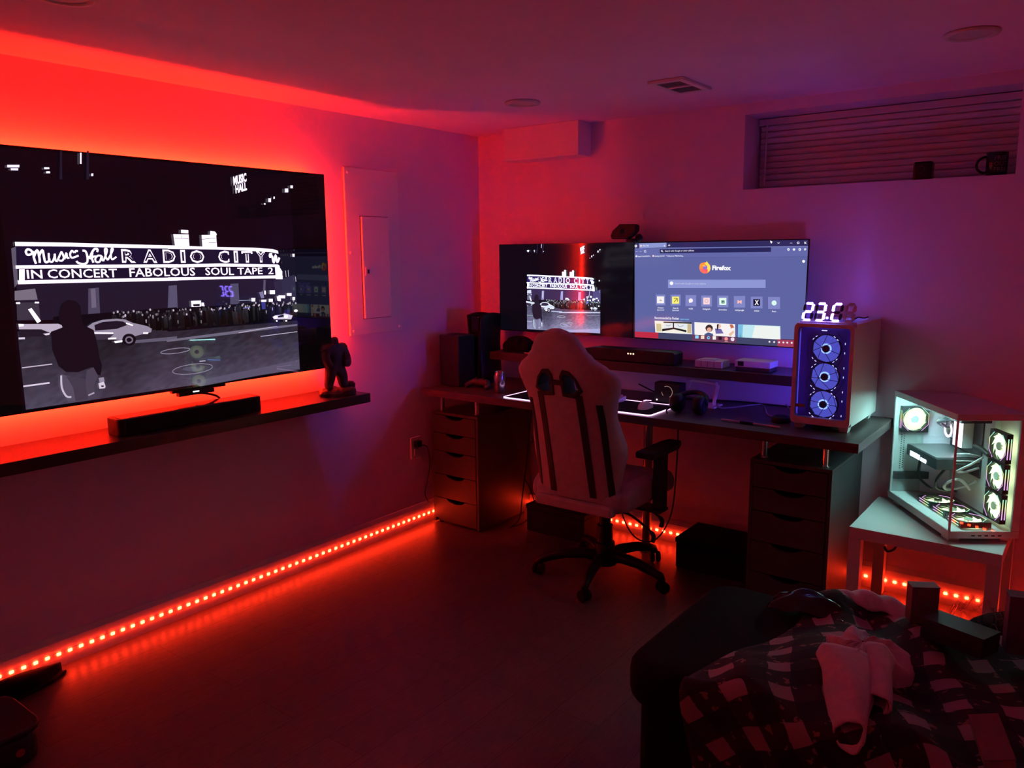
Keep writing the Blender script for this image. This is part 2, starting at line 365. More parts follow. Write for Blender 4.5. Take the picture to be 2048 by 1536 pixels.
# window at the back of the recess
win = thing('window_1', None, None, ((WX0 + WX1) / 2, WD, WZ0)); struct(win, 'basement window behind closed blind')
fr = MB(); fr.box(WX0, WD + 0.02, WZ0, WX1, WD + 0.06, WZ0 + 0.03).box(WX0, WD + 0.02, WZ1 - 0.03, WX1, WD + 0.06, WZ1).box(WX0, WD + 0.02, WZ0 + 0.03, WX0 + 0.03, WD + 0.06, WZ1 - 0.03).box(WX1 - 0.03, WD + 0.02, WZ0 + 0.03, WX1, WD + 0.06, WZ1 - 0.03).box(2.3, WD + 0.02, WZ0 + 0.03, 2.33, WD + 0.06, WZ1 - 0.03)
fr.build('window_frame', 'trim_paint', win)
MB().box(WX0 + 0.03, WD + 0.04, WZ0 + 0.03, 2.3, WD + 0.045, WZ1 - 0.03).build('pane', 'clear_glass', win)
MB().box(2.33, WD + 0.04, WZ0 + 0.03, WX1 - 0.03, WD + 0.045, WZ1 - 0.03).build('pane', 'clear_glass', win)
# venetian blind
bld = thing('window_blind', 'closed white venetian blind filling the recessed window', 'blind', ((WX0 + WX1) / 2, WD - 0.02, WZ0))
MB().box(WX0 + 0.006, WD - 0.045, WZ1 - 0.036, WX1 - 0.006, WD - 0.005, WZ1 - 0.004).build('headrail', 'blind', bld, 0.003)
sl = MB(); w2 = (WX1 - WX0) / 2 - 0.012
def slat(u, v):
    a = R(72); t = (v - 0.5) * 0.0285; c = 0.0026 * (1 - (2 * v - 1) ** 2)
    return ((2 * u - 1) * w2, -t * math.cos(a) - c * math.sin(a), t * math.sin(a) - c * math.cos(a))
sl.grid(slat, 1, 4); slm = sl.mesh('slat'); slm.materials.append(MATS['blind'])
for i in range(10):
    o = place('slat', slm, None, bld, solid=0.0009); o.matrix_parent_inverse = Matrix(); o.location = (0, 0.0, WZ1 - WZ0 - 0.0525 - i * 0.0305)
MB().box(WX0 + 0.012, WD - 0.034, WZ0 + 0.004, WX1 - 0.012, WD - 0.012, WZ0 + 0.018).build('bottom_rail', 'blind', bld, 0.002)
MB().cyl((WX0 + 0.055, WD - 0.055, WZ1 - 0.03), (WX0 + 0.05, WD - 0.058, WZ0 + 0.03), 0.004, n=8).build('wand', 'blind', bld)
# duct cover under the ceiling
dc = thing('duct_cover', 'boxed white duct cover high on the back wall', 'duct cover', (0.57, -0.07, 2.17))
MB().box(0.31, -0.137, 2.172, 0.83, -0.001, H - 0.001).build('cover', 'panel_paint', dc, 0.002)
MB().box(0.305, -0.142, 2.172, 0.834, -0.1375, 2.186).build('lip', 'panel_paint', dc, 0.002)
# ceiling register
vt = thing('ceiling_vent', 'white ceiling air vent with two dark openings', 'vent', (1.668, -0.625, H))
vf = MB(); vx0, vx1, vy0, vy1 = 1.585, 1.752, -0.775, -0.475
for a in ((vx0, vy0, vx1, vy0 + 0.03), (vx0, vy1 - 0.03, vx1, vy1), (vx0, vy0 + 0.03, vx0 + 0.028, vy1 - 0.03), (vx1 - 0.028, vy0 + 0.03, vx1, vy1 - 0.03), (vx0 + 0.028, -0.633, vx1 - 0.028, -0.617)):
    vf.box(a[0], a[1], H - 0.012, a[2], a[3], H - 0.0005)
vf.build('frame', 'panel_paint', vt, 0.002)
MB().box(vx0 + 0.028, vy0 + 0.03, H - 0.003, vx1 - 0.028, vy1 - 0.03, H - 0.001).build('backing', 'drawer_dark', vt)
lv = MB().add([(-0.055, -0.004, 0), (0.055, -0.004, 0), (0.055, 0.005, 0.008), (-0.055, 0.005, 0.008), (-0.055, -0.003, 0), (0.055, -0.003, 0), (0.055, 0.006, 0.008), (-0.055, 0.006, 0.008)], [(3, 2, 1, 0), (4, 5, 6, 7), (0, 1, 5, 4), (1, 2, 6, 5), (2, 3, 7, 6), (3, 0, 4, 7)]).mesh('louver'); lv.materials.append(MATS['panel_paint'])
for k in range(12):
    if abs(-0.735 + k * 0.02 + 0.625) < 0.012: continue
    o = place('louver', lv, None, vt); o.location = (1.6685, -0.735 + k * 0.02, H - 0.0115)
# slim recessed ceiling lights, switched off
for (x, y, lb) in ((0.897, -0.747, 'slim round ceiling light above the chair, switched off'), (2.812, -0.766, 'slim round ceiling light nearest the recessed window, switched off'), (0.86, -2.86, 'slim round ceiling light cut by the top edge, above the television')):
    t = thing('ceiling_light', lb, 'ceiling light', (x, y, H), group='slim round ceiling lights')
    MB().lathe([(0.060, 0), (0.085, 0), (0.087, -0.004), (0.083, -0.010), (0.066, -0.012), (0.060, -0.008)], (x, y, H - 0.0005), 40, close=False).build('trim_ring', 'white_matt', t, smooth=True)
    MB().lathe([(0.0005, -0.0075), (0.064, -0.0075), (0.064, -0.002), (0.0005, -0.002)], (x, y, H), 40).build('diffuser', 'white_matt', t)
# LED strips on the baseboards: a tape with its diodes
ledm = MB().box(-0.0018, -0.0070, -0.0055, 0.0018, 0.0070, 0.0055).mesh('led'); ledm.materials.append(MATS['led_red'])
def strip(label, a, b, n_):
    a, b, n_ = Vector(a), Vector(b), Vector(n_); L = (b - a).length; d = (b - a) / L
    t = thing('led_strip', label, 'led strip', tuple((a + b) / 2), group='red led strips on the baseboards')
    p = a - n_ * 0.0026; q = b + n_ * 0.0; m = MB()
    lo = [min(a[i], b[i]) - (0.0005 if abs(n_[i]) > .5 else 0) for i in range(3)]; hi = [max(a[i], b[i]) + (0.0005 if abs(n_[i]) > .5 else 0) for i in range(3)]
    m.box(lo[0], lo[1], lo[2] - 0.006, hi[0], hi[1], hi[2] + 0.006).build('tape', 'white_plastic', t)
    rz = math.atan2(n_.y, n_.x); k = 0.02
    while k < L - 0.01:
        o = place('led', ledm, None, t); o.matrix_parent_inverse = Matrix(); o.location = tuple(a + d * k + n_ * 0.0024 - Vector(t.location)); o.rotation_euler = (0, 0, rz); k += 0.0435
    return t
strip('red led strip running along the baseboard under the television', (0.0140, -3.62, 0.055), (0.0140, -0.06, 0.055), (1, 0, 0))
strip('red led strip on the back baseboard behind desk and white table', (0.06, -0.0140, 0.055), (3.6, -0.0140, 0.055), (0, -1, 0))
strip('red led strip on the right-hand baseboard mirrored in the glass case', (XR - 0.0140, -2.6, 0.055), (XR - 0.0140, -0.06, 0.055), (-1, 0, 0))

# flat print shown on the screens, in millimetres of the screen
TVOPS = [
["P",[34,26,42],[[271,480],[896,477],[883,321],[261,344]]],
["P",[34,28,46],[[850,475],[1425,461],[1512,479],[1512,325],[839,339]]],
["P",[46,42,62],[[1386,450],[1507,480],[1510,372],[1390,377]]],
["P",[78,74,92],[[524,452],[565,454],[560,346],[514,349]]],
["P",[110,106,120],[[533,450],[551,451],[548,377],[530,375]]],
["P",[88,86,108],[[856,450],[893,452],[889,354],[844,353]]],
["P",[80,80,100],[[1151,448],[1193,449],[1192,355],[1144,356]]],
["P",[90,88,108],[[1329,460],[1341,460],[1335,408],[1323,409]]],
["P",[96,92,104],[[266,606],[284,613],[276,480],[263,465]]],
["P",[120,116,124],[[262,453],[332,459],[337,418],[259,419]]],
["P",[60,56,66],[[264,411],[339,408],[339,344],[260,347]]],
["P",[240,240,240],[[326,411],[341,410],[340,404],[325,405]]],
["P",[240,240,240],[[262,412],[276,412],[276,405],[262,406]]],
["P",[250,250,250],[[300,384],[313,388],[341,338],[327,331]]],
["P",[14,10,18],[[385,351],[886,358],[877,248],[745,252],[539,300],[381,312]]],
["P",[12,10,18],[[840,353],[1083,354],[1355,355],[1512,325],[1509,246],[1162,244],[831,248]]],
["P",[58,52,64],[[260,333],[876,236],[858,22],[256,18]]],
["P",[60,58,72],[[831,248],[1162,244],[1509,246],[1505,111],[825,179]]],
["P",[66,64,78],[[641,244],[1510,218],[1506,21],[967,4],[620,12]]],
["P",[52,50,62],[[260,285],[641,244],[620,12],[253,50]]],
["P",[96,94,104],[[260,107],[373,105],[403,24],[257,18]]],
["P",[72,70,82],[[256,169],[379,167],[388,103],[256,105]]],
["P",[96,96,108],[[689,234],[876,234],[874,218],[691,222]]],
["P",[110,110,122],[[829,223],[1175,235],[1509,240],[1508,231],[1173,221],[828,214]]],
["P",[90,88,104],[[928,28],[1509,63],[1506,21],[967,4]]],
["S",[190,190,200],3,[[1178,224],[1346,235],[1390,236]]],
["S",[200,200,210],3,[[1294,197],[1506,202]]],
["S",[200,196,204],4,[[258,171],[364,173]]],
["S",[220,218,224],6,[[256,102],[348,103]]],
["S",[220,220,226],7,[[258,280],[279,279]]],
["S",[140,140,152],3,[[1033,84],[1029,78],[1019,73],[1003,69],[983,66],[959,64],[935,64],[910,65],[888,67],[869,71],[855,75],[846,80],[844,86],[847,91],[857,96],[872,100],[891,103],[914,105],[938,106],[963,105],[985,103],[1005,99],[1020,95],[1030,90],[1033,84]]],
["S",[140,140,152],3,[[931,173],[929,170],[921,168],[910,165],[896,164],[879,162],[862,162],[845,162],[829,163],[815,165],[805,167],[799,169],[797,172],[799,174],[806,177],[816,179],[830,181],[846,182],[864,183],[881,183],[897,182],[912,180],[922,178],[929,176],[931,173]]],
["P",[84,84,98],[[986,79],[980,75],[964,73],[941,74],[918,78],[899,83],[889,88],[890,93],[901,96],[920,96],[943,94],[965,90],[980,84]]],
["S",[220,220,230],3,[[972,115],[1001,114]]],
["S",[90,120,190],3,[[1006,119],[1069,110]]],
["S",[90,88,100],2,[[885,53],[921,45]]],
["P",[250,250,250],[[1401,385],[1440,383],[1439,369],[1400,371]]],
["P",[250,250,250],[[1354,411],[1383,410],[1382,392],[1353,393]]],
["P",[250,250,250],[[1346,371],[1368,370],[1367,356],[1345,357]]],
["P",[250,250,250],[[1304,369],[1332,368],[1331,358],[1303,359]]],
["P",[250,250,250],[[1251,380],[1272,379],[1270,363],[1250,364]]],
["P",[250,250,250],[[1450,393],[1478,392],[1477,379],[1450,381]]],
["P",[250,250,250],[[1482,373],[1497,372],[1496,358],[1481,358]]],
["P",[250,250,250],[[1323,411],[1332,410],[1331,392],[1322,393]]],
["P",[250,250,250],[[1495,580],[1508,580],[1507,566],[1495,566]]],
["P",[235,235,240],[[1391,381],[1415,380],[1413,356],[1394,359]]],
["S",[150,170,190],3,[[1185,371],[1253,370]]],
["S",[150,150,230],3,[[1204,335],[1241,337]]],
["P",[130,130,160],[[1294,404],[1316,407],[1321,377],[1304,375]]],
["P",[60,64,140],[[1303,357],[1326,356],[1324,324],[1305,325]]],
["S",[210,210,215],3,[[1450,501],[1451,471]]],
["S",[200,200,210],3,[[1465,503],[1466,472]]],
["S",[220,220,225],3,[[1506,471],[1508,446]]],
["P",[245,245,248],[[948,382],[995,381],[993,355],[948,356]]],
["P",[20,16,24],[[955,367],[988,367],[987,357],[958,358]]],
["P",[240,240,245],[[996,372],[1009,371],[1007,356],[995,357]]],
["P",[215,215,220],[[1360,285],[1380,292],[1414,292],[1429,297],[1478,284],[1467,266],[1368,273]]],
["P",[255,255,255],[[1389,281],[1386,278],[1381,275],[1374,276],[1369,279],[1367,283],[1370,287],[1375,289],[1382,288],[1387,285]]],
["P",[255,255,255],[[1450,280],[1447,276],[1441,274],[1434,274],[1428,277],[1426,282],[1429,286],[1435,288],[1442,288],[1448,285]]],
["P",[255,255,255],[[1389,264],[1388,262],[1385,260],[1381,261],[1379,262],[1378,264],[1379,267],[1382,268],[1385,267],[1388,266]]],
["P",[255,255,255],[[1444,260],[1442,258],[1439,257],[1435,257],[1433,258],[1432,261],[1433,263],[1436,264],[1440,264],[1443,262]]],
["P",[255,255,255],[[1509,305],[1506,301],[1501,299],[1494,299],[1488,302],[1486,306],[1489,310],[1495,312],[1502,312],[1507,309]]],
["P",[20,20,26],[[1391,287],[1424,293],[1425,281],[1393,279]]],
["P",[190,186,194],[[259,333],[397,324],[418,313],[367,291],[335,308],[259,314]]],
["P",[34,28,38],[[259,312],[335,306],[360,288],[341,280],[260,287]]],
["P",[235,235,238],[[259,334],[277,332],[276,324],[260,323]]],
["P",[225,223,230],[[339,291],[364,292],[361,285],[348,284]]],
["P",[150,148,158],[[500,303],[524,318],[562,327],[620,328],[654,322],[684,306],[709,299],[744,288],[762,276],[758,262],[708,255],[629,241],[575,249],[527,274]]],
["P",[30,24,36],[[530,309],[564,319],[619,319],[643,315],[666,301],[616,287],[531,287]]],
["P",[60,54,66],[[527,274],[604,267],[575,248],[534,250]]],
["S",[235,235,240],6,[[527,278],[601,271]]],
["S",[245,245,248],6,[[656,307],[683,296]]],
["P",[250,250,250],[[579,254],[611,253],[610,247],[578,248]]],
["P",[250,250,250],[[601,239],[636,240],[633,232],[604,231]]],
["P",[250,250,250],[[724,264],[746,263],[743,256],[723,258]]],
["P",[18,14,22],[[691,237],[688,229],[683,222],[675,217],[665,215],[655,216],[646,220],[639,226],[635,234],[634,242],[637,250],[642,257],[650,262],[660,264],[669,263],[678,260],[685,254],[690,246]]],
["S",[120,116,126],6,[[676,237],[674,232],[670,229],[664,227],[658,227],[653,230],[650,235],[649,240],[651,245],[655,249],[660,250],[666,250],[671,247],[675,243],[676,237]]],
["P",[22,15,24],[[367,296],[411,309],[399,342],[405,375],[417,400],[440,412],[468,407],[484,386],[483,350],[488,313],[525,290],[535,225],[538,176],[545,148],[535,108],[515,117],[505,146],[451,132],[407,138],[382,164],[366,225]]],
["P",[86,82,94],[[387,133],[415,120],[449,109],[434,19],[403,23],[390,53]]],
["P",[74,70,82],[[484,135],[511,144],[525,109],[504,64],[513,21],[480,21],[472,75]]],
["P",[66,62,74],[[406,121],[450,112],[475,102],[477,20],[431,20],[427,75]]],
["S",[200,198,206],7,[[388,127],[386,80],[399,45],[417,39]]],
["S",[170,168,178],6,[[481,36],[505,43]]],
["P",[220,218,220],[[524,78],[546,82],[551,61],[547,55],[526,56]]],
["P",[30,24,34],[[533,68],[544,67],[544,61],[534,62]]],
["P",[150,148,158],[[527,99],[547,100],[549,82],[529,80]]],
["P",[28,20,48],[[279,616],[906,607],[900,535],[274,545]]],
["P",[28,22,46],[[861,605],[1145,601],[1409,579],[1415,526],[855,536]]],
["P",[28,20,44],[[279,533],[900,524],[896,481],[277,493]]],
["P",[28,22,46],[[855,525],[1390,517],[1392,474],[851,478]]],
["P",[255,250,255],[[277,629],[473,627],[670,622],[907,618],[906,605],[669,608],[472,613],[277,614]]],
["P",[255,250,255],[[862,618],[1086,612],[1279,609],[1382,603],[1412,595],[1414,581],[1371,589],[1278,594],[1085,601],[861,604]]],
["P",[255,250,255],[[271,545],[901,540],[900,527],[270,533]]],
["P",[255,250,255],[[856,539],[1097,540],[1406,531],[1417,524],[1417,514],[1390,519],[1096,526],[855,526]]],
["P",[255,250,255],[[272,491],[896,484],[895,471],[459,476],[273,477]]],
["P",[255,250,255],[[851,486],[1093,481],[1393,480],[1431,477],[1430,461],[1387,466],[1092,471],[850,472]]],
["P",[255,250,255],[[281,531],[300,531],[296,490],[277,491]]],
["P",[255,250,255],[[1390,519],[1417,516],[1430,498],[1428,461],[1391,462]]],
["P",[255,250,255],[[889,665],[959,665],[959,614],[893,616]]],
["P",[255,250,255],[[926,684],[959,683],[958,669],[925,670]]],
["P",[255,250,255],[[1020,663],[1061,664],[1063,681],[1086,679],[1094,668],[1090,659],[1091,611],[1020,612]]],
["S",[90,80,100],2,[[894,648],[958,647]]],
["S",[90,80,100],2,[[1020,645],[1089,651]]],
["S",[90,80,100],2,[[1050,631],[1087,630]]],
["S",[90,80,100],2,[[927,659],[927,648]]],
["S",[255,250,255],8,[[331,593],[326,600],[316,602],[310,594],[314,583],[327,585],[335,594],[335,572],[340,550]]],
["S",[255,250,255],8,[[335,575],[349,600],[354,572],[353,553]]],
["S",[255,250,255],8,[[353,578],[367,600],[370,575],[373,556],[384,558],[389,569]]],
["S",[255,250,255],7,[[388,589],[387,562],[397,556],[406,572],[409,586],[409,562],[417,559]]],
["S",[255,250,255],7,[[417,562],[431,589],[435,591],[440,571],[432,560],[420,562]]],
["S",[255,250,255],7,[[442,566],[451,589],[452,571],[460,571]]],
["S",[255,250,255],7,[[480,589],[472,597],[464,584],[468,571],[480,573],[495,579]]],
["S",[255,250,255],7,[[494,595],[486,596],[482,589]]],
["S",[255,250,255],8,[[511,597],[522,595],[527,577],[525,554],[510,546],[491,551],[485,558]]],
["S",[255,250,255],8,[[527,577],[535,570],[546,590],[557,603],[569,602],[566,592]]],
["S",[255,250,255],8,[[548,590],[544,570],[548,551]]],
["S",[255,250,255],7,[[531,571],[541,567],[551,574],[561,575]]],
["S",[255,250,255],7,[[581,577],[568,578],[557,567],[559,554],[573,555],[583,577],[583,560],[591,560]]],
["S",[255,250,255],7,[[590,562],[603,590],[605,603],[597,602],[598,573],[605,560]]],
["S",[255,250,255],7,[[605,561],[619,583],[629,602],[624,605],[619,583],[622,563],[640,573]]],
["S",[255,250,255],11,[[1378,579],[1366,579],[1365,567],[1377,569],[1384,539],[1397,575],[1404,541],[1418,563]]],
["T",[255,250,255],[661,552],[718,551],48,"R",2],
["T",[28,20,48],[667,557],[713,555],38,"R",0],
["T",[255,250,255],[749,551],[809,549],48,"A",2],
["T",[28,20,48],[755,555],[804,554],40,"A",0],
["T",[255,250,255],[835,549],[891,548],49,"D",2],
["T",[28,20,48],[842,554],[885,553],40,"D",0],
["T",[255,250,255],[914,548],[936,548],48,"I",2],
["T",[28,20,48],[921,553],[930,553],38,"I",0],
["T",[255,250,255],[957,547],[1025,546],48,"O",2],
["T",[28,20,48],[964,552],[1018,551],38,"O",0],
["T",[255,250,255],[1093,546],[1148,545],47,"C",2],
["T",[28,20,48],[1100,551],[1142,550],37,"C",0],
["T",[255,250,255],[1172,545],[1193,545],47,"I",2],
["T",[28,20,48],[1179,550],[1186,550],37,"I",0],
["T",[255,250,255],[1212,545],[1270,544],46,"T",2],
["T",[28,20,48],[1219,550],[1263,550],36,"T",0],
["T",[255,250,255],[1288,545],[1342,544],46,"Y",2],
["T",[28,20,48],[1296,550],[1335,550],36,"Y",0],
["T",[255,250,255],[305,497],[358,496],31,"IN",1],
["T",[255,250,255],[376,496],[637,493],32,"CONCERT",1],
["T",[255,250,255],[687,493],[976,490],33,"FABOLOUS",1],
["T",[255,250,255],[1025,491],[1167,488],32,"SOUL",1],
["T",[255,250,255],[1185,489],[1319,488],30,"TAPE",1],
["T",[255,250,255],[1349,487],[1379,487],30,"2",1],
["T",[255,250,255],[1194,885],[1263,907],34,"MUSIC",2],
["T",[255,250,255],[1202,850],[1262,869],32,"HALL",2],
["P",[235,230,240],[[279,899],[319,902],[318,893],[278,890]]],
["P",[235,230,240],[[289,888],[314,890],[313,882],[289,881]]],
["P",[235,230,240],[[402,900],[420,901],[420,895],[402,893]]],
["P",[235,230,240],[[408,886],[421,887],[421,880],[407,879]]],
["P",[235,230,240],[[571,890],[579,891],[578,881],[570,880]]],
["P",[235,230,240],[[536,964],[542,965],[538,923],[532,923]]],
["P",[235,230,240],[[1471,886],[1490,887],[1489,869],[1469,868]]],
["P",[235,230,240],[[1503,902],[1518,903],[1517,890],[1503,889]]],
["P",[235,230,240],[[1374,836],[1389,837],[1388,819],[1373,819]]],
["P",[235,230,240],[[1403,845],[1411,846],[1410,835],[1402,834]]],
["P",[235,230,240],[[1349,813],[1357,813],[1357,806],[1348,806]]],
["P",[34,24,40],[[464,964],[471,965],[462,860],[452,860]]],
["P",[34,24,40],[[562,973],[570,974],[561,867],[550,866]]]]
